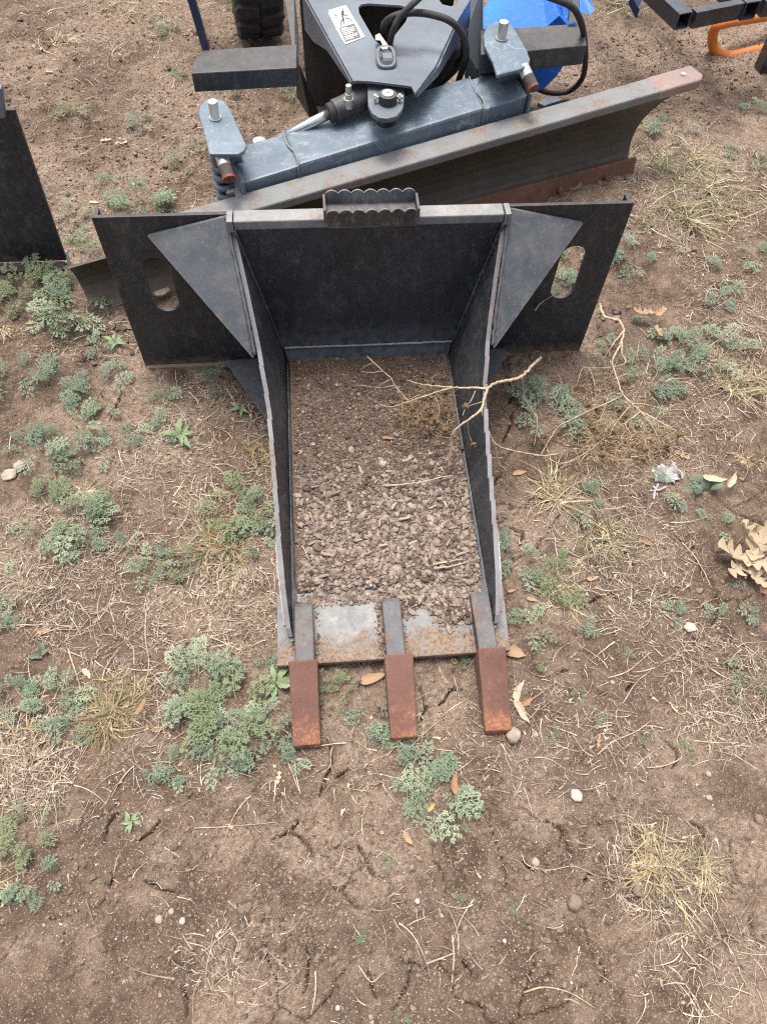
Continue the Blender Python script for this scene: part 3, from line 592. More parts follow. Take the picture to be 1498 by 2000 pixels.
vpin(421, 231, .335, .0125, .046); vpin(979, 76, .385, .0135, .046)
def hpin(a, b, r):
    a = np.array(a); b = np.array(b); d = (b-a); m = a+d*.48
    SP.part('cross_pin', cyl(a, m, r, 24), M['zinc'], bevel=.002)
    SP.part('rubber_sleeve', cyl(m, b, r*1.02, 24), M['interior']); e = d/np.linalg.norm(d)
    SP.part('red_tube_end', join(cyl(b-e*.006, b+e*.001, r*1.06, 24)), M['redtube']); SP.part('tube_bore', cyl(b, b+e*.0018, r*.35, 16), M['interior'])
hpin(G(432, 302, .315), G(448, 350, .285), .0165); hpin(G(1021, 130, .375), G(1041, 173, .345), .0165)
def spring(c, h, R_, r, turns):
    P = [c+np.array([R_*math.cos(2*math.pi*turns*t), R_*math.sin(2*math.pi*turns*t), h*t]) for t in np.linspace(0, 1, int(turns*16))]
    return tube(P, r, 7)
cL = G(438, 362, .13); cR = G(962, 140, .235)
SP.part('coil_spring', spring(np.array([cL[0]+.008, cL[1]+.012, .05]), .19, .029, .010, 6.5), M['beam'], smooth=True)
SP.part('coil_spring', spring(np.array([G(957, 120, .3)[0], G(957, 120, .3)[1], .14]), .235, .028, .0105, 6.0), M['dark'], smooth=True)
SP.part('spring_bolt', cyl(np.array([cL[0], cL[1]+.01, .02]), np.array([cL[0], cL[1]+.01, .30]), .012, 12), M['dark'])
SP.part('trip_bracket', join(prism([G(443, 372, .2), G(466, 366, .2), G(476, 384, .2), G(470, 388, .2), G(458, 374, .2), G(443, 379, .2)], (0, 0, -.01))), M['zinc'])
SP.part('trip_bracket', join(prism([G(1050, 200, .25), G(1072, 186, .25), G(1100, 194, .25), G(1062, 206, .25)], (0, 0, -.012))), M['aplate'])
# steering cylinder
ca, cb, cc = G(520, 284, .215), G(652, 218, .30), G(748, 176, .325)
SP.part('cylinder_barrel', cyl(cb-(cc-cb)*.0, cc, .030, 28), M['dark'], bevel=.003)
SP.part('barrel_gland', cyl(cb-(cc-cb)*.10, cb+(cc-cb)*.03, .026, 28), M['rubber'], bevel=.002)
SP.part('chrome_rod', cyl(ca, cb, .0135, 24), M['chrome'], smooth=True)
pe = G(507, 276, .212); SP.part('rod_eye', cyl(pe-up*.05, pe-up*.008, .036, 28), M['dark'], bevel=.003); SP.part('rod_pin', cyl(pe-up*.02, pe+up*.004, .019, 28), M['zinc'], bevel=.002)
ft = G(681, 188, .345); SP.part('hydraulic_fitting', join(cyl(ft-up*.03, ft-up*.005, .014, 12), cyl(ft-up*.005, ft+up*.008, .011, 6), cyl(ft+up*.008, ft+up*.03, .008, 12)), M['zinc'], bevel=.001)
# A-frame
za = .375
A = [(588, -25), (690, 158), (700, 157), (722, 158), (790, 166), (803, 168), (811, 182), (851, 128), (886, 52), (917, 2), (925, -25)]
hole1 = [(700, 14), (706, 8), (720, 6), (782, 10), (795, 14), (800, 22), (792, 42), (768, 72), (745, 88), (732, 78), (716, 50), (702, 26)]
hole2 = [(856, -3), (864, 8), (880, 12), (893, 8), (897, -4), (890, -14), (862, -14)]
g3 = lambda L, z: [tuple(G(x, y, z)) for x, y in L]
SP.part('frame_top_plate', holed(g3(A, za), [g3(hole1, za), g3(hole2, za)], (0, 0, -.008)), M['aplate'], bevel=.0015)
def web(p, q_, z0, z1, t=.008, off=(0, 0, 0)):
    a_ = G(*p, z0)+np.array(off); b_ = G(*q_, z0)+np.array(off); d = b_-a_; nrm = np.array([-d[1], d[0], 0]); nrm /= np.linalg.norm(nrm)
    return prism([a_, b_, b_+np.array([0, 0, z1-z0]), a_+np.array([0, 0, z1-z0])], nrm*t)
lw0 = G(590, -20, za-.009); lw1 = G(690, 158, za-.009)
SP.part('frame_side_web', prism([lw0, lw1, lw1-up*.012, lw0+(lw1-lw0)*.55-up*.035, lw0+(lw1-lw0)*.25-up*.085, lw0-up*.10], (-.007, -.002, 0)), M['aplate'], bevel=.001)
rw0 = G(922, -20, za-.009); rw1 = G(811, 181, za-.009); rwm = G(853, 127, za-.009); rwn = G(886, 52, za-.009)
SP.part('frame_side_web', prism([rw1, rwm, rwn, rw0, rw0-up*.10, rwn-up*.07, rwm-up*.03, rw1-up*.012], (.007, -.001, 0)), M['aplate'], bevel=.001)
# mounting mast with its two arms
mx0 = np.array([-.125, .0, 0])
ml0, ml1 = G(556, -30, .42), G(585, 70, .40)
SP.part('mast_plate', prism([G(553, -30, .40), G(574, -30, .40), G(583, 60, .36), G(584, 130, .30), (G(622, 222, .06)), (G(606, 232, .06)), G(580, 190, .14), G(577, 130, .29)], (.0, .012, .004)), M['dark'], bevel=.001)
SP.part('mast_plate', prism([G(920, -30, .44), G(944, -30, .44), G(944, 60, .38), G(938, 150, .24), G(908, 166, .20), G(912, 100, .30), G(918, 40, .37)], (.0, .012, .004)), M['aplate'], bevel=.001)
i0 = G(600, 150, .12)
SP.part('rear_plate', prism([(-.12, 1.10, .02), (.33, 1.12, .02), (.35, 1.16, .42), (-.13, 1.14, .42)], (0, .01, 0)), M['interior'])
SP.part('bottom_plate', holed([tuple(G(x, y, .05)) for x, y in ((590, 100), (860, 120), (880, 170), (690, 215), (620, 226))], [[tuple(G(625+18*math.cos(a_), 199+9*math.sin(a_), .05)) for a_ in np.linspace(0, 2*math.pi, 20, endpoint=False)]], (0, 0, -.01)), M['interior'])
zb_ = .368
SP.part('mount_arm', prism([G(397, 98, zb_), G(580, 86, zb_), G(580, 132, zb_), G(374, 143, zb_), G(377, 122, zb_)], (0, 0, -.052)), M['dark'], bevel=.003)
SP.part('mount_arm', prism([G(939, 58, zb_), G(1140, 45, zb_), G(1146, 88, zb_), G(1030, 99, zb_), G(939, 106, zb_)], (0, 0, -.055)), M['dark'], bevel=.003)
pa = G(402, 97, zb_); SP.part('stand_post', prism([pa+np.array([-.009, 0, -.005]), pa+np.array([.011, 0, -.005]), pa+np.array([.011, .02, -.005]), pa+np.array([-.009, .02, -.005])], G(369, -15, .50)-pa), M['navy'], bevel=.001)
# centre pivot
tabp = [(717, 158), (790, 163), (789, 200), (786, 213), (775, 226), (758, 231), (740, 229), (726, 220), (719, 205)]
SP.part('pivot_tab', prism(g3(tabp, .352), (0, 0, -.014)), M['aplate'], bevel=.003)
pv = G(755, 245, .268)
SP.part('pivot_post', cyl(pv-up*.01, pv+up*.075, .0245, 28), M['dark'], bevel=.002)
SP.part('pivot_weld', tube([pv+up*.003+np.array([math.cos(a_), math.sin(a_), 0])*.028 for a_ in np.linspace(0, 2*math.pi, 25)], .0042, 6, False), M['beam'], smooth=True)
pt = G(757, 200, .352); SP.part('pivot_collar', cyl(pt, pt+up*.024, .0245, 28), M['dark'], bevel=.002); SP.part('pivot_pin', cyl(pt, pt+up*.027, .0165, 28), M['zinc'], bevel=.002)
SP.part('pin_centre', cyl(pt, pt+up*.0278, .0022, 8), M['interior'])
SP.part('pin_bolt', join(cyl(pt+np.array([-.037, .0, .014]), pt+np.array([.040, .0, .014]), .0045, 10), cyl(pt+np.array([-.037, 0, .014]), pt+np.array([-.030, 0, .014]), .0085, 6), cyl(pt+np.array([.028, 0, .014]), pt+np.array([.035, 0, .014]), .0085, 6)), M['zinc'])
# lifting ring
rc = G(754, 112, za+.014)
def stadium(c, a, b, r, n=20):
    P = []
    for k in range(n+1):
        t = 2*math.pi*k/n; x, y = math.cos(t), math.sin(t); x = math.copysign(abs(x)**.62, x); y = math.copysign(abs(y)**.62, y); P.append(c+np.array([a*x, b*y, .010*y]))
    return tube(P, r, 10, False)
SP.part('lifting_ring', stadium(rc, .0225, .030, .0058), M['aplate'], smooth=True)
lk = G(756, 122, za); SP.part('ring_clip', tube([lk+np.array([0, .024*math.cos(a_)-.002, .016*math.sin(a_)]) for a_ in np.linspace(0, math.pi, 9)], .0001, 4) if False else
    prism([lk+np.array([-.0135, .023*math.cos(a_), .024*math.sin(a_)]) for a_ in np.linspace(0, math.pi, 11)], (.027, 0, 0)), M['aplate'], bevel=.002)
SP.part('zip_tie', join(prism([G(733, 70, za+.02), G(741, 66, za+.02), G(757, 88, za+.028), G(757, 97, za+.028), G(750, 96, za+.028), G(743, 80, za+.022), G(733, 79, za+.02)], (0, 0, .0018)),
   prism([G(743, 93, za+.026), G(756, 90, za+.026), G(757, 97, za+.026), G(748, 98, za+.026)], (0, 0, .0018))), M['stone_white'])
# warning decal: white sheet, pictogram above, dark text block below
dz = za+.0012
SP.part('decal', prism(g3([(642, 20), (676, 10), (713, 72), (674, 87), (666, 74), (643, 30)], dz), (0, 0, .0004)), M['decal_white'])
dp = lambda u, v: (643+u*34+v*31, 22-u*10+v*64)         # u across, v down the decal
def dq(u0, v0, u1, v1): return [dp(u0, v0), dp(u1, v0), dp(u1, v1), dp(u0, v1)]
SP.part('text_block', prism(g3(dq(.08, .52, .97, .95), dz+.0006), (0, 0, .0003)), M['decal_ink'])
L_ = [prism(g3(dq(.14, v, u, v+.022), dz+.0011), (0, 0, .0003)) for v, u in ((.56, .5), (.60, .9), (.645, .84), (.69, .88), (.735, .7), (.79, .9), (.835, .86), (.88, .6))]
SP.part('text_line', join(*L_), M['decal_white'])
fig = [((.62, .10), (.72, .14), 9), ((.60, .15), (.52, .32), 9), ((.52, .32), (.30, .40), 6), ((.30, .40), (.22, .50), 4), ((.52, .32), (.45, .46), 5), ((.6, .19), (.82, .26), 4), ((.62, .17), (.74, .05), 3), ((.74, .05), (.7, .0), 2), ((.74, .05), (.84, .02), 2),
       ((.18, .14), (.3, .18), 2), ((.16, .22), (.28, .24), 2), ((.24, .10), (.2, .2), 2), ((.32, .28), (.2, .32), 2), ((.66, .30), (.84, .36), 4), ((.84, .36), (.92, .46), 3)]
FG = []
for (a_, b_, w_) in fig:
    A_ = np.array(dp(*a_)); B_ = np.array(dp(*b_)); d = B_-A_; d /= np.linalg.norm(d)+1e-9; n_ = np.array([-d[1], d[0]])*w_*.32
    FG.append(prism(g3([tuple(A_+n_), tuple(B_+n_*.7), tuple(B_-n_*.7), tuple(A_-n_)], dz+.0007), (0, 0, .0003)))
SP.part('pictogram', join(*FG), M['decal_ink'])
# hoses
def hose(P, r): return tube(spline([G(x, y, z) for x, y, z in P], 7), r, 12)
SP.part('hydraulic_hose', hose([(830, -14, .50), (806, 8, .49), (780, 35, .46), (768, 60, .43), (762, 82, .38), (757, 110, .30)], .0088), M['rubber'], smooth=True)
SP.part('hydraulic_hose', hose([(750, 72, .33), (750, 48, .41), (768, 33, .45), (800, 25, .46), (840, 28, .46), (880, 42, .45), (905, 72, .40), (910, 110, .34), (898, 150, .22), (885, 190, .12)], .0092), M['rubber'], smooth=True)
SP.part('hydraulic_hose', hose([(1030, -22, .50), (1075, -5, .50), (1115, 12, .48), (1132, 38, .44), (1140, 70, .36), (1143, 110, .24), (1138, 150, .12), (1115, 176, .05), (1085, 182, .035), (1055, 176, .05), (1030, 160, .12)], .0090), M['rubber'], smooth=True)
SP.part('hydraulic_hose', hose([(905, 60, .30), (900, 110, .22), (880, 140, .15), (850, 165, .10), (830, 175, .08)], .016), M['rubber'], smooth=True)
for k, (x, y, z, r) in enumerate(((868, 92, .28, .05), (858, 118, .24, .045), (846, 140, .2, .035))):
    p = G(x, y, z); SP.part('corrugated_sleeve', cyl(p-up*.02, p+up*.015, r, 24), M['rubber'], bevel=.006)
# ================================================================== things behind
# tyre
ty = Thing('tyre', 'black lugged tyre at the top edge, left of the plow frame', 'tyre', tuple(G(530, 88, 0)))
tc_ = np.array(ty.b)+np.array([-.05, .13, .30]); axd = np.array([math.cos(.12), math.sin(.12), 0]); fw = np.array([-axd[1], axd[0], 0])
def tyre_pt(r, a_, x): return tc_+fw*(r*math.sin(a_))+up*(r*math.cos(a_))+axd*x
prof = [(.15, -.075), (.22, -.085), (.27, -.082), (.288, -.06), (.292, 0), (.288, .06), (.27, .082), (.22, .085), (.15, .075)]
n = 48; V = [tyre_pt(r, 2*math.pi*i/n, x) for i in range(n) for r, x in prof]; m_ = len(prof)
F = [(i*m_+j, i*m_+j+1, ((i+1) % n)*m_+j+1, ((i+1) % n)*m_+j) for i in range(n) for j in range(m_-1)]
ty.part('carcass', (V, F), M['rubber'], smooth=True)
for i in range(22):
    for sd_ in (-1, 1):
        a0 = 2*math.pi*(i+.25*sd_)/22; w_ = .095
        P = [tyre_pt(.286, a0, sd_*.004), tyre_pt(.286, a0+w_*1.6, sd_*.004), tyre_pt(.284, a0+w_*1.9, sd_*.074), tyre_pt(.278, a0+w_*.9, sd_*.083), tyre_pt(.284, a0+w_*.2, sd_*.06)]
        Q = [tyre_pt(.306, a0+.01, sd_*.006), tyre_pt(.306, a0+w_*1.5, sd_*.006), tyre_pt(.303, a0+w_*1.8, sd_*.074), tyre_pt(.292, a0+w_*.95, sd_*.086), tyre_pt(.303, a0+w_*.25, sd_*.06)]
        k = 5; ty.part('tread_lug', (P+Q, [tuple(range(k))[::-1], tuple(range(k, 2*k))]+[(q_, (q_+1) % k, k+(q_+1) % k, k+q_) for q_ in range(k)]), M['rubber'], bevel=.002)
ty.part('rim', cyl(tc_-axd*.06, tc_+axd*.06, .155, 32), M['dark'], bevel=.01)
# blue machine guard
bg_ = Thing('blue_guard', 'bright blue steel machine housing behind the right arm of the plow', 'machine housing', tuple(G(1030, 178, 0)))
yb = 1.02
def Yp(px, py, y):
    d = FX+RX*(px-749)/FPX+UX*(1000-py)/FPX; t = (y-CAM[1])/d[1]; return CAM+d*t
top = [Yp(962, -12, 1.22), Yp(1112, -12, 1.22), Yp(1090, 24, 1.12), Yp(1066, 52, 1.05), Yp(930, 58, 1.05), Yp(945, 20, 1.14)]
bg_.part('upper_sheet', prism(top, (0, .012, -.004)), M['blue'], bevel=.001)
low = [Yp(912, 170, 1.05), Yp(916, 120, 1.052), Yp(930, 59, 1.052), Yp(1066, 53, 1.052), Yp(1092, 30, 1.052), Yp(1118, 60, 1.05), Yp(1118, 92, 1.05), Yp(1106, 120, 1.05), Yp(1088, 148, 1.05), Yp(1064, 172, 1.05), Yp(1040, 182, 1.05), Yp(985, 178, 1.05)]
bg_.part('side_sheet', prism(low, (0, .14, .0)), M['blue'], bevel=.002)
bg_.part('rear_fin', prism([Yp(1096, -12, 1.16), Yp(1140, -12, 1.20), Yp(1136, 26, 1.12), Yp(1130, 60, 1.07), Yp(1114, 96, 1.06), Yp(1100, 46, 1.06)], (0, .02, 0)), M['blue'], bevel=.001)
bg_.part('lid', prism([Yp(1131, -12, 1.10), Yp(1138, -12, 1.10), Yp(1161, 17, 1.05), Yp(1153, 30, 1.03), Yp(1133, 22, 1.04)], (0, .03, .0)), M['blue'], bevel=.001)
bg_.part('support_strut', prism([Yp(1119, -12, 1.0), Yp(1131, -12, 1.0), Yp(1127, 44, .93), Yp(1110, 44, .93)], (0, .02, 0)), M['dark'])
# left black attachment plate
bx = G(135, 527, 0); la = Thing('attachment_plate', 'upright black steel attachment plate cut off by the left edge of the photo', 'attachment plate', tuple(bx))
tp_ = np.array([-.800, .407, .46]); b0 = np.array([-.822, .397, .03])
la.part('plate', prism([b0, tp_, tp_+np.array([-.75, .0, .0]), b0+np.array([-.75, 0, 0])], (0, .009, 0)), M['black'], bevel=.001)
la.part('bottom_bar', box((-1.6, .362, .002), (-.826, .396, .030)), M['interior'], bevel=.003)
la.part('end_tab', prism([G(127, 491, .05), G(132, 492, .05), G(141, 527, .012), G(136, 529, .012)], (0, .006, .0)), M['bar'])
la.part('corner_stud', cyl(G(4, 236, .42), G(4, 224, .425), .011, 16), M['zinc'], bevel=.002)
la.part('top_tab', prism([Yp(-20, 160, .40), Yp(7, 163, .40), Yp(12, 205, .40), Yp(14, 222, .40), Yp(-20, 225, .40)], (0, -.02, 0)), M['aplate'], bevel=.003)
# tube frame, top right
tf = Thing('tube_frame', 'black square tube frame with open ends in the top right corner', 'steel frame', tuple(G(1330, 60, .0)))
ZF = .30
def rail(px, py, L, w_=.052, dirv=(-.37, .93, 0)):
    d = np.array(dirv); d /= np.linalg.norm(d); r_ = np.array([d[1], -d[0], 0]); e = G(px, py, ZF); hw = w_/2; t_ = .004; V = []
    for q_ in (0, L):
        for hh in (hw, hw-t_):
            for sx, sz in ((-1, -1), (1, -1), (1, 1), (-1, 1)): V.append(e+d*q_+r_*sx*hh+up*(sz*hh-hw))
    F = []
    for j in range(4):
        k = (j+1) % 4; F += [(j, k, 8+k, 8+j), (4+j, 12+j, 12+k, 4+k), (j, 4+j, 4+k, k), (8+j, 8+k, 12+k, 12+j)]
    return V, F
dv = G(1312, -1, ZF)-G(1341, 26, ZF)
tf.part('rail', rail(1340, 25, 1.1, .050, dv), M['tube'], bevel=.001); tf.part('rail', rail(1473, 3, 1.1, .056, dv), M['tube'], bevel=.001)
def bar(p, q_, w_, h): 
    p = np.array(p); q_ = np.array(q_); d = (q_-p)/np.linalg.norm(q_-p); r_ = np.array([d[1], -d[0], 0])*w_/2; return prism([p+r_, q_+r_, q_-r_, p-r_], (0, 0, -h))
tf.part('cross_rail', bar(G(1356, 20, ZF-.004), G(1452, 1, ZF-.004), .03, .050), M['tube'], bevel=.001)
tf.part('cross_rail', bar(G(1490, -4, ZF-.004), G(1560, -14, ZF-.004), .045, .05), M['tube'], bevel=.001)
tf.part('corner_gusset', prism([G(1232, -12, ZF), G(1258, -12, ZF), G(1249, 17, ZF-.03), G(1246, 16, ZF-.03)], (0, 0, -.03)), M['navy'])
tf.part('leg', box(tuple(G(1560, -30, ZF)+np.array([0, 0, -ZF])), tuple(G(1560, -30, ZF)+np.array([.05, .05, 0]))), M['tube'])
# orange loop
oh = Thing('orange_hoop', 'orange bent steel tube half buried in soil under the tube frame', 'steel tube', tuple(G(1400, 110, 0)))
oh.part('bent_tube', tube(spline([G(1540, 24, .10), G(1454, 38, .11), G(1415, 45, .12), G(1398, 52, .11), G(1391, 70, .07), G(1392, 88, .035), G(1402, 103, .012), G(1425, 109, .006), G(1455, 103, .008), G(1500, 93, .012), (G(1560, 84, .012))], 8), .018, 14), M['orange'], smooth=True)
# ================================================================== PLANTS
def feather(seed, pairs=6, wide=1.0, droop=.5):
    r = random.Random(seed); V = []; F = []
    def blade(p, d, L, w_, up_=(0, 0, 1)):
        d = Vector(d).normalized(); s_ = d.cross(Vector(up_)).normalized()*w_; n = len(V); m = Vector(p)+d*L*.55+Vector((0, 0, L*.06))
        V.extend([Vector(p)-s_*.25, Vector(p)+s_*.25, m+s_, Vector(p)+d*L, m-s_]); F.append((n, n+1, n+2, n+3, n+4))
    def rach(t): return Vector((t, .06*math.sin(t*2.5+seed), .22*math.sin(t*2.0)-droop*.55*t*t))
    pts = [rach(i/10) for i in range(11)]
    for i in range(10):
        n = len(V); w0 = .014*(1-.6*i/10); a_, b_ = pts[i], pts[i+1]; s_ = Vector((0, 1, 0))
        V.extend([a_-s_*w0, a_+s_*w0, b_+s_*w0*.9, b_-s_*w0*.9]); F.append((n, n+1, n+2, n+3))
    for k in range(pairs):
        t = .26+.68*k/(pairs-1); p = rach(t); tg = (rach(t+.02)-p).normalized(); pl_ = (.39*math.sin(.55+2.0*(k+.6)/pairs))*wide*r.uniform(.85, 1.15)
        for s_ in (-1, 1):
            an = math.radians(r.uniform(42, 60))*s_; d = Vector((tg.x*math.cos(an)-tg.y*math.sin(an), tg.x*math.sin(an)+tg.y*math.cos(an), tg.z+r.uniform(-.1, .15))); d.normalize()
            blade(p, d, pl_, .028)
            for j in range(2):
                u = .36+.30*j; q_ = p+d*pl_*u; 
                for s2 in (-1, 1):
                    a2 = math.radians(r.uniform(35, 55))*s2; e = Vector((d.x*math.cos(a2)-d.y*math.sin(a2), d.x*math.sin(a2)+d.y*math.cos(a2), d.z+r.uniform(-.15, .2)))
                    blade(q_, e, pl_*(.46-.09*j)*r.uniform(.8, 1.2), .029)
    for s_ in (-.5, 0, .5): blade(rach(.93), Vector((math.cos(s_), math.sin(s_), -.1)), .13, .02)
    return V, F
def ovate(seed, ln=.34, curl=.3, tooth=.0):
    r = random.Random(seed); V = []; F = []; n = 9
    for i in range(n+1):
        t = i/n; w_ = ln*.5*math.sin(math.pi*min(1, max(0, (t-.08)/.92))**.8)*(1+tooth*((i % 2)-.5)) if t > .08 else .012; w_ = max(w_, .010)
        z = .28*math.sin(t*1.9)-curl*t*t; V += [(t, -w_, z+w_*.35), (t, 0, z), (t, w_, z+w_*.35)]
    for i in range(n):
        a_ = 3*i; F += [(a_, a_+1, a_+4, a_+3), (a_+1, a_+2, a_+5, a_+4)]
    return V, F
FE = {}
for k_, mt in (('a', 'leaf_a'), ('b', 'leaf_b'), ('c', 'leaf_c')):
    FE[k_] = [newmesh('feathery_leaf', *feather(s_*7+ord(k_), 5 if s_ % 2 else 4, .95+.12*(s_ % 3), .3+.25*(s_ % 3)), M[mt]) for s_ in range(5)]
BR = {'p': [newmesh('broad_leaf', *ovate(s_, .30, .35+.1*s_, .25), M['broad']) for s_ in range(3)], 'd': [newmesh('broad_leaf', *ovate(s_+5, .55, .3, .1), M['broad_dark']) for s_ in range(3)],
      'y': [newmesh('broad_leaf', *ovate(9, .3, .6, .1), M['yellow_leaf'])]}
STEM = newmesh('stem', *tube([(0, 0, 0), (.02, .01, .5), (0, 0, 1)], [.09, .07, .05], 5), M['stem'])
def weed(px, py, rp, n, kind, label, leafpx=None, spread=.45, cat='weed', group=None, name='feathery_weed', lift=1.0, pitch=(8, 50)):
    """leaves of one weed: n leaf objects sharing a few meshes; rp = half width in photo pixels"""
    c_ = GP(px, py); e_ = G(px+rp, py, c_[2]); Rw = float(np.linalg.norm(e_-c_)); L = (leafpx*Rw/rp if leafpx else Rw*.8)
    o = bpy.data.objects.new(name, None); COL.objects.link(o); o.location = tuple(c_); o.empty_display_size = .02
    o['label'] = label; o['category'] = cat
    if group: o['group'] = group
    pool = BR[kind] if kind in BR else FE[kind]
    r = random.Random(int(px*31+py))
    s_ = bpy.data.objects.new('stem', STEM); COL.objects.link(s_); s_.parent = o; s_.scale = (.03, .03, Rw*.35*lift); s_.location = (0, 0, -.004)
    for i in range(n):
        a_ = i*2.39996+r.uniform(-.4, .4); rr = Rw*spread*math.sqrt(r.random()); lo = bpy.data.objects.new('leaf', pool[r.randrange(len(pool))]); COL.objects.link(lo); lo.parent = o
        b_ = r.uniform(0, 6.28); lx, ly = rr*math.cos(b_), rr*math.sin(b_)
        if rr > Rw*.15: a_ = b_+r.uniform(-1.1, 1.1)
        dz_ = float(gz(c_[0]+lx, c_[1]+ly)-c_[2]) if spread > .5 else 0
        lo.location = (lx, ly, dz_+r.uniform(.0, .25)*Rw*lift); sc = L*r.uniform(.65, 1.15); lo.scale = (sc, sc, sc)
        lo.rotation_euler = (r.uniform(-.35, .35), -math.radians(r.uniform(*pitch))*.8, a_)
    return o
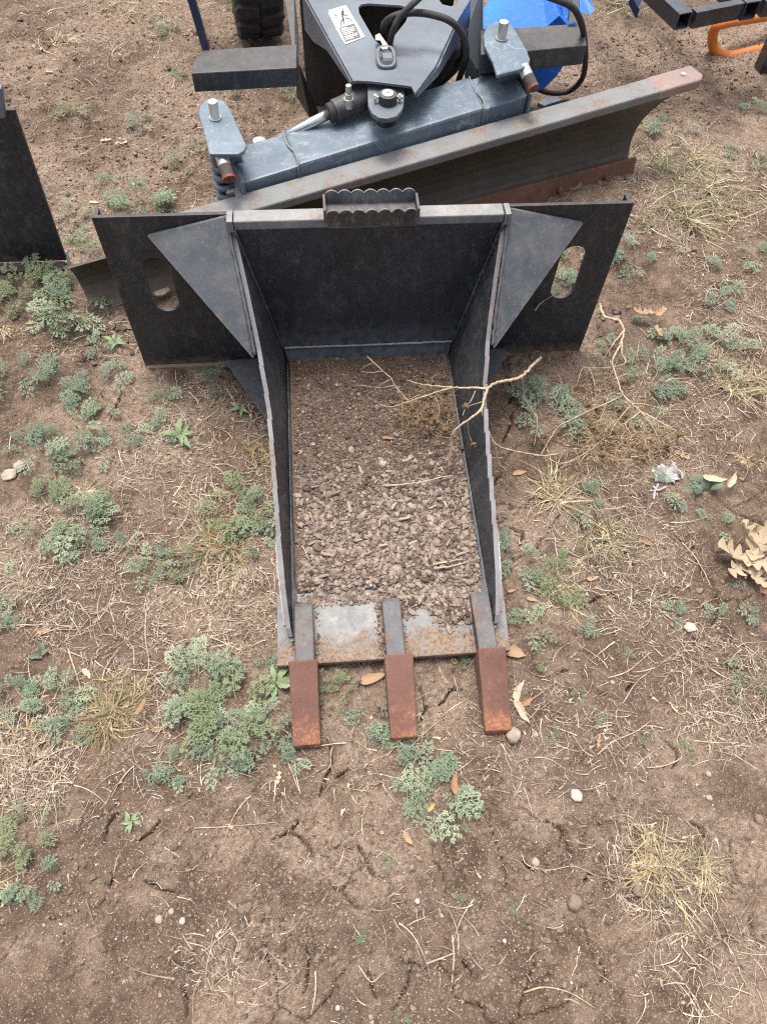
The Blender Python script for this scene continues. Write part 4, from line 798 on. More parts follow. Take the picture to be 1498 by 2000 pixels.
FW = [ # px, py, half width px, leaves, kind, label
 (72, 575, 52, 46, 'c', 'yellow-green feathery weed growing under the black plate at the left edge'),
 (140, 612, 52, 48, 'a', 'dense feathery weed against the left end of the plow blade'),
 (22, 600, 40, 22, 'c', 'weed at the left edge below the black attachment plate'),
 (48, 745, 52, 26, 'b', 'spreading blue-green weed at the left edge, below the row under the plate'),
 (188, 680, 26, 12, 'b', 'small dark weed beside the lower left corner of the bucket plate'),
 (200, 775, 50, 24, 'b', 'blue-green weed on bare soil left of the lower gusset'),
 (152, 838, 46, 30, 'a', 'feathery weed left of centre, above the cream stones'),
 (85, 885, 50, 28, 'b', 'silvery weed just above the two cream stones'),
 (112, 925, 38, 20, 'c', 'loose pale weed right below the silvery weed by the cream stones'),
 (228, 880, 38, 16, 'b', 'flat weed between the stones and the pale broadleaf seedling'),
 (316, 846, 32, 18, 'a', 'small feathery weed behind the pale broadleaf seedling'),
 (322, 780, 26, 14, 'a', 'thin weed below the left slot of the bucket plate'),
 (432, 752, 30, 14, 'b', 'dark weed beside the tip of the left lower gusset'),
 (95, 1005, 52, 26, 'c', 'sparse yellow-green weed at left beside the radiating straw'),
 (150, 1020, 52, 42, 'a', 'bushy feathery weed at left, below the radiating straw'),
 (165, 1062, 32, 20, 'b', 'lower lobe weed beneath the bushy one at left'),
 (254, 1062, 22, 9, 'b', 'tiny flat weed left of the weed pair by the dry tuft'),
 (304, 1112, 34, 22, 'a', 'left one of two weeds touching, left of the trough middle'),
 (350, 1108, 32, 24, 'c', 'right one of two weeds touching, left of the trough middle'),
 (325, 1075, 24, 13, 'b', 'small dark weed just above the touching pair'),
 (470, 1000, 52, 36, 'c', 'tall green weed mixed with straw against the left side plate'),
 (508, 1008, 44, 30, 'a', 'blue-green weed pressed to the left side plate'),
 (492, 1056, 32, 20, 'b', 'dark low weed at foot of the left side plate'),
 (528, 1283, 24, 13, 'b', 'small weed beside the left end of the cutting edge'),
 (112, 1372, 48, 34, 'a', 'feathery weed at left of the large dry grass tuft'),
 (138, 1428, 34, 24, 'b', 'dark feathery weed at lower left of the large dry grass tuft'),
 (24, 1368, 36, 24, 'b', 'blue-grey weed at the left edge level with the tooth tips'),
 (10, 1150, 34, 18, 'a', 'weed cut by the left edge beside bare soil'),
 (8, 1215, 26, 10, 'b', 'dark weed cut by the left edge under the paler one'),
 (388, 1352, 56, 52, 'a', 'big feathery weed between the dry tuft and the left tooth, upper part'),
 (452, 1395, 62, 60, 'c', 'big bright feathery weed just left of the left tooth'),
 (515, 1432, 52, 36, 'a', 'weed reaching to the left tooth tip'),
 (440, 1462, 46, 34, 'b', 'lower part of the big weed patch left of the left tooth'),
 (355, 1495, 32, 17, 'a', 'thin weed trailing below the big weed patch'),
 (320, 1530, 30, 15, 'b', 'small weed on bare soil at the lower end of the trail'),
 (578, 1480, 28, 17, 'b', 'small dark weed below the left tooth tip'),
 (728, 1395, 36, 19, 'b', 'dark weed between the left and middle teeth'),
 (738, 1462, 34, 15, 'a', 'open feathery weed below the middle tooth, left side'),
 (795, 1440, 18, 7, 'b', 'weed leaves peeping from beneath the middle tooth tip'),
 (828, 1508, 40, 24, 'b', 'upper part of the blue-green weed standing alone on bare soil'),
 (845, 1562, 58, 40, 'a', 'blue-green feathery weed standing alone on bare soil below the teeth'),
 (893, 1588, 30, 12, 'a', 'right fringe weed of the lone plant below the teeth'),
 (52, 1632, 44, 30, 'c', 'bright weed at the lower left edge'),
 (70, 1718, 40, 26, 'b', 'dark weed at the lower left edge below the bright one'),
 (1068, 815, 54, 38, 'b', 'round feathery weed to the right of the trough under the branch'),
 (1000, 1092, 44, 34, 'b', 'dense dark weed against the right side plate'),
 (1100, 1138, 44, 24, 'c', 'yellow-green weed right of the trough beside straw'),
 (1092, 1095, 24, 8, 'c', 'small green weed above the yellow-green one by the trough'),
 (1048, 1228, 36, 18, 'a', 'small weed to the right of the right tooth shank'),
 (1140, 1225, 22, 9, 'b', 'thin weed on the smooth soil patch at right'),
 (1392, 1208, 24, 13, 'a', 'tiny weed beside the white stone at right'),
 (1310, 1200, 26, 8, 'b', 'withered small weed left of the white stone'),
 (1272, 735, 48, 30, 'b', 'blue-green weed among the dry burr stems'),
 (1238, 800, 38, 17, 'a', 'pale weed below the curled oak leaves'),
 (1325, 690, 40, 22, 'a', 'pale weed behind the curled brown oak leaves'),
 (1398, 700, 44, 20, 'a', 'loose pale weed beside the dry grass tuft at right'),
 (1285, 640, 34, 14, 'b', 'dark weed under the curled brown oak leaves'),
 (1190, 700, 30, 14, 'a', 'weed at the foot of the white stem right of the plate'),
 (1112, 520, 46, 34, 'a', 'weed seen through the right slot of the bucket plate'),
 (1100, 585, 34, 15, 'b', 'low weed behind the bucket plate near the right slot'),
 (1236, 510, 40, 26, 'b', 'feathery weed beside the right edge of the bucket plate'),
 (1310, 258, 36, 16, 'b', 'blue-green weed to the right of the plow blade end'),
 (1478, 236, 38, 22, 'b', 'weed at the right edge above the grassy patch'),
 (1470, 305, 44, 18, 'a', 'pale weed in the grassy patch at the right edge'),
 (1425, 545, 34, 13, 'a', 'small grey weed right of the bare soil'),
 (1484, 512, 34, 15, 'a', 'small weed at the right edge under the grassy patch'),
 (1400, 590, 26, 8, 'b', 'tiny withered weed above the curled oak leaves'),
 (1475, 1320, 38, 15, 'a', 'grey weed at the right edge below the oak leaves'),
 (1468, 1180, 34, 12, 'b', 'grey weed under the fallen oak leaf cluster'),
 (1320, 960, 34, 16, 'b', 'small weed around the torn white plastic'),
 (1150, 985, 34, 15, 'b', 'small dark weed right of the sparse straw star'),
 (1390, 1030, 30, 10, 'a', 'small grey weed left of the oak leaf cluster'),
 (900, 1295, 14, 5, 'c', 'seedling under the front edge of the trough'),
 (282, 400, 46, 26, 'a', 'weed behind the top left corner of the bucket plate'),
 (338, 412, 26, 10, 'b', 'little weed beside the one behind the plate top left corner'),
 (150, 420, 30, 12, 'a', 'small weed on the raked soil right of the left black plate'),
 (95, 395, 24, 10, 'b', 'small weed beside the edge of the left black plate'),
 (145, 500, 34, 20, 'c', 'weed between the left black plate and the bucket plate'),
 (138, 455, 30, 14, 'a', 'weed just above the gap between the two black plates'),
 (145, 226, 28, 13, 'c', 'lone small weed on raked soil at upper left'),
 (278, 250, 26, 11, 'b', 'grey weed in the middle of the raked soil'),
 (335, 62, 24, 9, 'a', 'little weed near the top edge left of the stand post'),
 (350, 148, 20, 8, 'b', 'weed left of the plow side arm'),
 (462, 180, 26, 11, 'c', 'dry weed below the left plow side arm'),
 (572, 188, 26, 12, 'a', 'weed next to the dark plow mast foot'),
 (370, 305, 34, 12, 'c', 'scrappy dry weed left of the plow pin'),
 (220, 355, 24, 8, 'a', 'scrappy weed above the bucket plate at left'),
 (448, 8, 24, 12, 'c', 'green weed at the top edge left of the tyre'),
]
for (px, py, rp, n, k, lab) in FW:
    small = rp < 30
    weed(px, py, rp, max(6, int(n*.47)), k, lab, leafpx=rp*(1.1 if small else .98), spread=.25 if small else .72)
weed(352, 856, 38, 7, 'p', 'pale green broadleaf seedling with pointed leaves, left of the trough', leafpx=40, spread=.05, name='broadleaf_seedling', cat='seedling', pitch=(5, 40))
weed(356, 872, 14, 1, 'y', 'single yellow leaf hanging off the pale seedling', leafpx=24, spread=.02, name='yellow_leaf', cat='leaf')
weed(226, 672, 28, 8, 'p', 'pale green seedling under the lower left corner of the bucket plate', leafpx=28, spread=.1, name='broadleaf_seedling', cat='seedling')
weed(538, 1338, 44, 8, 'p', 'pale green broadleaf seedling touching the left tooth', leafpx=44, spread=.08, name='broadleaf_seedling', cat='seedling', pitch=(0, 30))
weed(470, 800, 22, 6, 'p', 'dull pale seedling left of the trough by the lower gusset', leafpx=22, spread=.1, name='broadleaf_seedling', cat='seedling')
weed(1375, 955, 34, 9, 'd', 'dark green broadleaf plant beside the pale leaves at right', leafpx=28, spread=.3, name='broadleaf_weed', cat='weed')
weed(82, 1285, 24, 5, 'd', 'green round-leaved weed near the left edge', leafpx=24, spread=.4, name='broadleaf_weed', cat='weed')
weed(258, 1605, 26, 8, 'p', 'small flat pale weed on bare soil at lower left', leafpx=24, spread=.15, name='broadleaf_seedling', cat='seedling', pitch=(0, 20))
weed(720, 1300, 18, 4, 'd', 'dark leaves under the trough edge left of the middle tooth', leafpx=20, spread=.2, name='broadleaf_weed', cat='weed')
weed(660, 1350, 44, 26, 'c', 'yellow-green mossy weed between the left and middle teeth', leafpx=20, spread=.8, name='mossy_weed')
weed(412, 1292, 16, 3, 'd', 'tiny dark seedling left of the trough front', leafpx=14, spread=.2, name='broadleaf_seedling', cat='seedling')
for i, (px, py) in enumerate(((1080, 1432), (1170, 1400), (1255, 1440), (1060, 1295), (700, 1822), (1003, 1770), (755, 1685), (895, 1762), (785, 1992), (1440, 1380), (1220, 1280), (1340, 1465), (1130, 1360))):
    weed(px, py, 16, 9, 'c', ('tiny sprig right of the beige nut by the right tooth', 'tiny sprig between the pale folded leaves and the forked twig', 'tiny sprig beside the end of the long twig at right', 'tiny sprig right of the tan leaf at the cutting edge end', 'tiny sprig on bare soil at bottom, left of centre', 'tiny sprig on bare soil left of the round soil lump', 'tiny sprig left of the curled tan leaf below the lone weed', 'tiny sprig on smooth soil near the small white bottom pebble', 'tiny sprig cut by the bottom edge of the photo', 'tiny sprig near the right edge level with the tooth tips', 'tiny sprig at the top of the smooth patch at right', 'tiny sprig left of the forked pale twig', 'tiny sprig in the middle of the smooth soil patch')[i], leafpx=14, spread=.4, group='tiny sprigs on the bare foreground soil', name='weed_sprig')
# ---- grass tufts
def strands(P0, D, L, w_, droop, seg=5, lift=None, curl=None):
    n = len(P0); ts = np.linspace(0, 1, seg+1); side = np.stack([-D[:, 1], D[:, 0], np.zeros(n)], -1); side /= np.linalg.norm(side, axis=1)[:, None]+1e-9
    V = []; cu = curl if curl is not None else np.zeros(n); tk = rng.uniform(.25, .8, n); kk = rng.normal(0, .55, n)*(rng.random(n) < .5); kz = rng.normal(-.1, .3, n)*(kk != 0)
    for t in ts:
        c_ = P0+D*(L*t)[:, None]+side*(cu*L*t*t+kk*L*np.maximum(0, t-tk))[:, None]; c_[:, 2] += kz*L*np.maximum(0, t-tk); c_[:, 2] -= droop*L*t*t
        ww = (w_*(1-.75*t))[:, None]; V.append(c_-side*ww); V.append(c_+side*ww+np.array([0, 0, 1.0])*ww*.7)
    V = np.stack(V, 1); b = np.arange(n)[:, None]*(2*(seg+1)); F = []
    for i in range(seg): F.append(np.stack([b+2*i, b+2*i+1, b+2*i+3, b+2*i+2], -1)[:, 0])
    return V.reshape(-1, 3), np.concatenate(F), 2*(seg+1)
STC = [(.50, .39, .22), (.42, .30, .15), (.60, .50, .35), (.36, .32, .17), (.26, .28, .14), (.40, .25, .11)]
def tuft(px, py, rp, n, label, hgt=.6, pal=(0, 1, 2, 3, 4, 5), w_=.0012, base=.25, name='dry_grass_tuft', group=None):
    c_ = GP(px, py); R_ = float(np.linalg.norm(G(px+rp, py, c_[2])-c_)); nc = max(1, int(2+14*base)) if base > .1 else 1; n = int(n*(1.25 if nc > 1 else 1))
    ka = rng.uniform(0, 2*np.pi, nc); kr = R_*(base+.15)*np.sqrt(rng.random(nc))*(nc > 1); lean = rng.uniform(0, 2*np.pi, nc); ci = rng.integers(0, nc, n)
    a_ = np.where(rng.random(n) < (.6 if nc > 1 else 0), lean[ci]+rng.normal(0, .7, n), rng.uniform(0, 2*np.pi, n)); el = rng.uniform(.02, 1.0, n)**.8*hgt*1.25
    D = np.stack([np.cos(a_)*np.cos(el), np.sin(a_)*np.cos(el), np.sin(el)], -1); b_ = rng.uniform(0, 2*np.pi, n); rr = R_*(.06 if nc == 1 else .16)*rng.random(n)
    P0 = np.stack([kr[ci]*np.cos(ka[ci])+rr*np.cos(b_), kr[ci]*np.sin(ka[ci])+rr*np.sin(b_), np.full(n, -.002)], -1); L = R_*rng.uniform(.25, 1.0, n)*(1.25 if nc == 1 else 1)
    V, F, k = strands(P0, D, L, w_*1.25*rng.uniform(.4, 1.4, n), rng.uniform(.1, .9, n)*np.sin(el)*1.2, 6, curl=rng.normal(0, .15 if nc == 1 else .5, n))
    V[:, 2] = np.maximum(V[:, 2], -.002+.004*rng.random(len(V)))
    C = np.array(STC)[rng.choice(pal, n)]*rng.uniform(.45, 1.25, (n, 1))
    o = fastmesh(name, V, F, np.repeat(C, k, 0), M['straw'], label, 'grass tuft', False, None); o.location = tuple(c_)
    if group: o['group'] = group
    return o
tuft(225, 1402, 85, 420, 'large dry yellow grass tuft at left, level with the tooth tips', .75)
tuft(255, 1340, 60, 60, 'tall loose straw stalks rising behind the large dry tuft', 1.0, (0, 1, 2, 5), .0013, .5)
tuft(435, 1065, 85, 190, 'yellow grass tuft with green blades against the left side of the trough', .6)
tuft(455, 1120, 55, 80, 'thin straw below the grass tuft left of the trough', .5, (0, 2, 3, 5))
tuft(510, 890, 42, 90, 'dark straw wedged beside the left side plate', .6, (1, 3, 4, 5))
tuft(170, 958, 45, 34, 'star of bare yellow straw stalks at left', .25, (0, 2), .0014, .06)
tuft(1295, 1672, 90, 150, 'dry grass tuft at lower right of the soil', .45, (0, 1, 2, 3), .0011, .45)
tuft(1350, 1720, 75, 90, 'straw spilling from the lower right tuft', .3, (0, 2, 3), .0011, .6)
tuft(1455, 755, 78, 230, 'dry yellow grass tuft at the right edge', .6, (0, 2, 0, 3), .0012, .3)
tuft(1400, 700, 50, 70, 'thin straw left of the right edge tuft', .5, (0, 2, 3), .0011, .5)
tuft(1085, 960, 95, 90, 'sparse star of long straw right of the trough', .5, (0, 2, 3), .0013, .12)
tuft(1150, 1045, 80, 110, 'faded straw tangle below the sparse straw star', .35, (0, 2, 3, 4), .0011, .6)
tuft(1090, 1160, 60, 80, 'straw and green blades right of the trough front', .45, (3, 4, 0), .0011, .5)
tuft(1465, 905, 55, 70, 'straw at the right edge above the oak leaf cluster', .5, (0, 2, 1), .0011, .3)
tuft(1290, 330, 75, 130, 'grey dry grass right of the blade end', .5, (2, 3, 4), .0011, .7)
tuft(1380, 340, 85, 190, 'dry grass in the middle of the grassy patch at right', .5, (2, 3, 4, 0), .0011, .7)
tuft(1300, 410, 80, 180, 'dry grass beside the right corner of the bucket plate', .5, (2, 3, 4, 0), .0011, .7)
tuft(1415, 420, 85, 170, 'dry grass at right, lower part of the grassy patch', .5, (2, 3, 4, 0), .0011, .7)
tuft(1475, 380, 65, 110, 'dry grass at the right edge of the grassy patch', .5, (2, 3, 4), .0011, .7)
tuft(1200, 8, 60, 130, 'olive grass at the top edge between the blue housing and the frame', .5, (3, 4, 2), .0012, .8)
tuft(100, 85, 50, 70, 'pale dry grass near the top left corner', .6, (2, 0), .0012, .5)
tuft(250, 6, 60, 90, 'pale dry grass along the top edge at left', .5, (2, 0, 3), .0012, .8)
tuft(400, 12, 45, 60, 'green and dry grass at the top edge left of the tyre', .5, (3, 4, 2), .0012, .7)
tuft(15, 640, 40, 60, 'straw under the weeds at the left edge', .4, (0, 2, 1), .0012, .5)
tuft(15, 1720, 50, 90, 'dry straw at the lower left edge', .4, (0, 2, 1), .0012, .5)
tuft(20, 1460, 50, 70, 'matted straw at the left edge', .3, (0, 2, 1), .0012, .8)
# ---- dense ground cover of little straws and twigs (nobody could count it)
def scatter(E, n):
    """points on the soil; E = ellipses (px, py, rx, ry, weight)"""
    wts = np.array([e[4]*1.0 for e in E], float); k = rng.choice(len(E), n, p=wts/wts.sum()); E = np.array(E)[k]; a_ = rng.uniform(0, 2*np.pi, n); r = np.sqrt(rng.random(n))
    px = E[:, 0]+E[:, 2]*r*np.cos(a_); py = E[:, 1]+E[:, 3]*r*np.sin(a_)
    d = FX[None]+RX[None]*((px-749)/FPX)[:, None]+UX[None]*((1000-py)/FPX)[:, None]; t = -CAM[2]/d[:, 2]; P = CAM[None]+d*t[:, None]
    x, y = P[:, 0], P[:, 1]; ok = ~((np.abs(x) < .225) & (y > -.82) & (y < .0)) & ~((np.abs(x) < .58) & (y > -.015) & (y < .05)); x, y = x[ok], y[ok]
    z = ground(x, y, False); return np.stack([x, y, z], -1)
LIT = [(420, 880, 160, 130, 3), (470, 1080, 110, 140, 3.5), (330, 960, 120, 150, 2.2), (420, 1200, 140, 100, 2.6), (100, 1120, 150, 130, 2.2), (60, 1480, 100, 110, 2.4), (260, 1300, 220, 130, 2.0), (150, 650, 140, 60, .7),
  (1350, 380, 150, 140, 4.2), (1180, 1080, 180, 160, 2.8), (1320, 800, 180, 120, 2.2), (1420, 620, 90, 130, 1.8), (1400, 1360, 110, 130, 1.5), (1250, 1300, 200, 150, .9), (1300, 1700, 120, 110, .9), (200, 300, 230, 200, 2.4),
  (230, 60, 260, 80, 2.4), (480, 250, 120, 120, 1.0), (1250, 120, 200, 60, .5), (750, 1650, 700, 350, .9), (400, 1500, 380, 90, 1.3), (1000, 1450, 300, 120, .9), (750, 1000, 760, 1000, 2.1), (1380, 1900, 150, 90, .6), (480, 1880, 150, 90, .5)]
P = scatter(LIT, 34000); P = P[rng.random(len(P)) < .22+.85*sst(fbm(P[:, 0]*5, P[:, 1]*5, 400, 4, .6), -.22, .25)]; n = len(P); a_ = rng.uniform(0, 2*np.pi, n); el = rng.normal(.05, .16, n); D = np.stack([np.cos(a_)*np.cos(el), np.sin(a_)*np.cos(el), np.sin(el)], -1)
L = .006+.034*rng.random(n)**2.0*rng.uniform(.6, 1.8, n); P[:, 2] += rng.uniform(.0, .006, n)
V, F, k = strands(P, D, L, rng.uniform(.00035, .0010, n), rng.normal(.05, .15, n), 5, curl=rng.normal(0, .75, n))
zt = ground(V[:, 0], V[:, 1], False); V[:, 2] = np.maximum(V[:, 2], zt+.0006)
C = lerp((.17, .12, .085), (.66, .55, .43), np.clip(rng.normal(.5, .33, n), 0, 1)); fastmesh('dry_litter', V, F, np.repeat(C, k, 0), M['straw'], 'short dry straws and rootlets strewn all over the yard soil', 'straw litter')
# longer curly stalks
P = scatter(LIT, 1350); n = len(P); a_ = rng.uniform(0, 2*np.pi, n); D = np.stack([np.cos(a_), np.sin(a_), rng.normal(.08, .1, n)], -1); P[:, 2] += .002
V, F, k = strands(P, D, rng.uniform(.03, .085, n), rng.uniform(.0006, .0014, n), rng.normal(.08, .1, n), 9, curl=rng.normal(0, .5, n))
zt = ground(V[:, 0], V[:, 1], False); V[:, 2] = np.maximum(V[:, 2], zt+.0015)
C = lerp((.34, .26, .18), (.72, .62, .48), rng.random(n)); fastmesh('dry_stalks', V, F, np.repeat(C, k, 0), M['straw'], 'longer pale dry stalks lying among the short straw', 'straw litter')
# leaf crumbs: small flat fragments of dead leaf
P = scatter(LIT, 1500); n = len(P); a_ = rng.uniform(0, 2*np.pi, n); D = np.stack([np.cos(a_), np.sin(a_), rng.normal(.1, .25, n)], -1); P[:, 2] += .002
V, F, k = strands(P, D, rng.uniform(.006, .016, n), rng.uniform(.0015, .0035, n), rng.normal(.2, .3, n), 3, curl=rng.normal(0, .6, n))
zt = ground(V[:, 0], V[:, 1], False); V[:, 2] = np.maximum(V[:, 2], zt+.001)
C = lerp((.26, .17, .10), (.62, .50, .36), rng.random(n)); fastmesh('leaf_litter', V, F, np.repeat(C, k, 0), M['straw'], 'crumbled bits of dead leaf strewn over the yard soil', 'leaf litter')
# ---- crumbs and grit on the ground
CRU = [(750, 1000, 760, 1000, 6), (250, 250, 330, 250, 4), (1300, 150, 220, 100, 2), (750, 1750, 740, 250, 4), (1380, 1000, 130, 500, 1), (540, 1820, 90, 90, .8), (900, 1850, 300, 110, .8)]
P = scatter(CRU, 26000); n = len(P); sz = .0013*rng.lognormal(0, .55, n)*(1+.5*sst(P[:, 1], .3, 1.0)); sz = np.minimum(sz, .007)
grains('soil_grit', P, sz, lerp((.10, .069, .050), (.33, .25, .19), np.clip(rng.normal(.5, .28, n), 0, 1)), M['grain'], 'loose soil crumbs and grit on the yard ground', 'soil grit', 1, (.7, 1.4), .75, False, .15, .35)
P = scatter([(250, 180, 300, 180, 4), (150, 500, 120, 60, .6), (1300, 150, 200, 90, 2), (500, 1830, 60, 60, .6), (1240, 1760, 60, 70, .5), (220, 690, 60, 40, 1.6), (225, 640, 34, 20, 2), (1080, 375, 130, 14, 3), (1180, 350, 50, 16, 1.5), (1200, 640, 40, 60, .8), (500, 760, 30, 120, .6), (985, 900, 16, 200, .6), (730, 1360, 200, 30, .3), (750, 1750, 700, 240, 1.0)], 420)
n = len(P); grains('soil_lumps', P, .006*rng.lognormal(0, .45, n), lerp((.11, .078, .057), (.27, .20, .15), rng.random(n)**.7), M['grain'], 'dark clods of turned soil scattered over the yard', 'soil clods', 2, (.7, 1.4), .7, False, .3, .30)
P = scatter([(750, 1700, 740, 300, 3), (750, 1000, 760, 1000, 3)], 1800); n = len(P)
grains('pale_grit', P, .0011*rng.lognormal(0, .35, n), lerp((.45, .38, .30), (.72, .68, .6), rng.random(n)), M['grain'], 'tiny pale stone chips scattered over the soil', 'grit', 1, (.7, 1.3), .7, False, .1, .3)
# ---- stones one can pick out
def stone(px, py, rp, mat, label, el=1.0, fl=.55, ang=0, name='stone', cat='stone', seed=None, group=None, z=None):
    p = GP(px, py) if z is None else G(px, py, z); R_ = rp/960.; V0, F0 = ico(3 if rp > 9 else 2); r = np.random.default_rng(int(px*7+py))
    nz = fbm(V0[:, 0]*1.6+px, V0[:, 1]*1.6+V0[:, 2]*1.3+py, 5, 3); V = V0*(1+.38*nz[:, None])*np.array([R_*el, R_, R_*fl]); c_, s_ = math.cos(ang), math.sin(ang)
    V = np.stack([V[:, 0]*c_-V[:, 1]*s_, V[:, 0]*s_+V[:, 1]*c_, V[:, 2]+R_*fl*.6], -1)
    me = newmesh(name, V, [tuple(map(int, f)) for f in F0], mat, True); o = bpy.data.objects.new(name, me); COL.objects.link(o); o.location = tuple(p); o['label'] = label; o['category'] = cat
    if group: o['group'] = group
    return o
stone(40, 913, 14, M['stone'], 'rounded cream stone at the left, upper of the pair'); stone(20, 929, 14, M['stone'], 'flat cream stone at the left edge, lower of the pair', 1.3, .4, .4)
stone(1123, 1554, 12, M['stone_white'], 'bright white stone on bare soil below the right tooth', 1.0, .6); stone(1347, 1226, 11, M['stone_white'], 'oblong white stone right of the smooth soil patch', 1.2, .5)
stone(1001, 1438, 14, M['stone'], 'round wrinkled beige nut at the foot of the right tooth', 1, .9, name='nut', cat='nut'); stone(312, 1796, 7, M['stone'], 'small yellowish pebble at the lower left')
stone(357, 1799, 6, M['stone_white'], 'small white pebble right of the yellowish one'); stone(335, 1780, 5, M['stone'], 'small pale pebble above the yellowish one'); stone(815, 1760, 5, M['stone_white'], 'small white pebble at bottom centre')
stone(1121, 1765, 13, M['clod_m'], 'round soil lump at lower right', 1, .7, name='soil_lump', cat='soil lump'); stone(1383, 1558, 7, M['stone'], 'beige pebble left of the crack at right'); stone(1045, 1684, 7, M['stone'], 'pale pebble right of the lone weed')
stone(1382, 1512, 6, M['stone'], 'beige pebble at right below the weeds'); stone(748, 906, 9, M['stone'], 'pale stone in the middle of the bucket soil', 1.2, .6, z=.058); stone(586, 884, 6, M['stone'], 'small round stone in the bucket near the left wall', z=.06); stone(612, 868, 5, M['stone'], 'small pale stone in the back of the bucket', z=.06)
stone(1045, 1435, 6, M['stone'], 'small pale pebble right of the nut'); stone(985, 1838, 4, M['stone_white'], 'tiny white pebble at bottom right of centre'); stone(660, 1968, 4, M['stone_white'], 'tiny white pebble near the bottom edge')
stone(1480, 1600, 9, M['clod_m'], 'soil lump at the right edge by the crack', name='soil_lump', cat='soil lump'); stone(68, 92, 8, M['stone_white'], 'white pebble on the raked soil at the top left'); stone(262, 361, 6, M['stone_white'], 'white pebble above the bucket plate at left')
stone(1195, 1333, 5, M['stone'], 'small pebble on the smooth patch at right'); stone(235, 272, 6, M['stone'], 'pale pebble on the raked soil left of the pin'); stone(318, 572, 11, M['stone'], 'pale root piece seen through the left slot of the plate', 2.0, .6, .5, 'root_piece', 'root', z=.03)
# ---- dry leaves
def leafmesh(outline, seed, curl=.25, mat=None, name='dry_leaf'):
    r = random.Random(seed); n = len(outline); V = [(0, 0, 0)]; 
    P = np.array(outline, float); inner_ = P*np.array([.62, .5]); ph = r.uniform(0, 6)
    def z(x, y): return curl*(.8*y*y*3+.35*x*x+.12*math.sin(5*x+ph)+.10*math.sin(7*y+ph*2))
    V = [(x, y, z(x, y)) for x, y in P]+[(x, y, z(x, y)-.02) for x, y in inner_]; k = n; F = [(i, (i+1) % k, k+(i+1) % k, k+i) for i in range(k)]
    V.append((.0, 0, z(0, 0)-.04)); F += [(k+i, k+(i+1) % k, 2*k) for i in range(k)]
    me = newmesh(name, V, F, mat, True); return me
def oval(w_=.4, n=18):
    r = random.Random(int(w_*977)+n+random.randrange(999)); b = r.uniform(-.15, .15)
    return [(math.cos(2*math.pi*i/n)*(r.uniform(.9, 1.05) if i else 1.2), w_*math.sin(2*math.pi*i/n)*(1-.3*math.cos(2*math.pi*i/n))*r.uniform(.78, 1.15)+b*math.cos(2*math.pi*i/n)**2) for i in range(n)]
def oaksh(seed, lobes=4, w_=.62):
    r = random.Random(seed); U = []; m = lobes*7; am = [r.uniform(.8, 1.12) for _ in range(lobes+2)]
    for i in range(m+1):
        t = i/m; x = -1+2*t; env = math.sin(math.pi*min(1, t*.96+.04))**.5; ph_ = lobes*t-.15; lob = (.5+.5*math.sin(2*math.pi*ph_-.9))**.75; U.append((x+.13*lob-.05, max(.03, w_*env*am[int(max(0, ph_))]*(.30+.70*lob))))
    return U+[(x+.04, -y*.93) for x, y in reversed(U)]
def dleaf(px, py, L, ang, mat, label, shape='oval', w_=.42, curl=.35, tilt=(0, 0), z=None, name='dry_leaf', group=None, parent=None, dz_=.003):
    p = GP(px, py) if z is None else G(px, py, z); sc = L/2/960.
    me = leafmesh(oaksh(int(px), 3 if L < 45 else 4, w_) if shape == 'oak' else oval(w_), int(px+py), curl, M[mat], name)
    o = bpy.data.objects.new(name, me); COL.objects.link(o); o.location = (p[0], p[1], p[2]+dz_); o.scale = (sc,)*3; o.rotation_euler = (tilt[0], tilt[1], math.radians(ang)); o['label'] = label; o['category'] = 'leaf'
    if group: o['group'] = group
    return o
dleaf(88, 1232, 28, 20, 'tan_leaf', 'tan leaf at the left beside bare soil'); dleaf(172, 1316, 26, -50, 'pale_leaf', 'pale oval leaf behind the large dry tuft'); dleaf(276, 1382, 34, 60, 'orange_leaf', 'orange leaf caught in the large dry tuft', w_=.3, z=.04)
dleaf(315, 1424, 34, 15, 'orange_leaf', 'brown leaf at the right foot of the large dry tuft', w_=.3); dleaf(62, 633, 24, 10, 'tan_leaf', 'tan leaf under the left edge weeds'); dleaf(758, 857, 30, -8, 'orange_leaf', 'orange leaf lying on the bucket soil', w_=.3, z=.064)
dleaf(1013, 925, 32, 8, 'tan_leaf', 'tan leaf right of the trough below the branch', w_=.4); dleaf(1003, 1275, 42, -20, 'tan_leaf', 'broad tan leaf beside the right end of the cutting edge', 'oval', .6); dleaf(1010, 1352, 44, 60, 'pale_leaf', 'curled pale leaf right of the right tooth, upper', w_=.35, curl=.8)
dleaf(1016, 1390, 50, -70, 'pale_leaf', 'curled pale leaf right of the right tooth, lower', w_=.32, curl=.8); dleaf(1030, 1372, 26, 30, 'orange_leaf', 'brown leaf behind the two curled pale leaves'); dleaf(727, 1326, 52, 15, 'tan_leaf', 'broad tan leaf under the front edge beside the middle tooth', w_=.42)
dleaf(795, 1638, 26, -60, 'tan_leaf', 'curled tan leaf on bare soil below the lone weed', curl=.7); dleaf(1237, 1705, 48, 88, 'pale_leaf', 'long pale leaf at the left of the lower right tuft', w_=.26); dleaf(887, 1530, 40, 80, 'orange_leaf', 'reddish brown leaf on the lone weed', w_=.3, z=.03)
dleaf(842, 1578, 18, 40, 'yellow_leaf', 'yellow leaf in the middle of the lone weed', z=.03); dleaf(550, 1325, 22, 20, 'orange_leaf', 'orange leaf under the seedling by the left tooth'); dleaf(1208, 1063, 22, -10, 'orange_leaf', 'small orange leaf in the straw right of the trough')
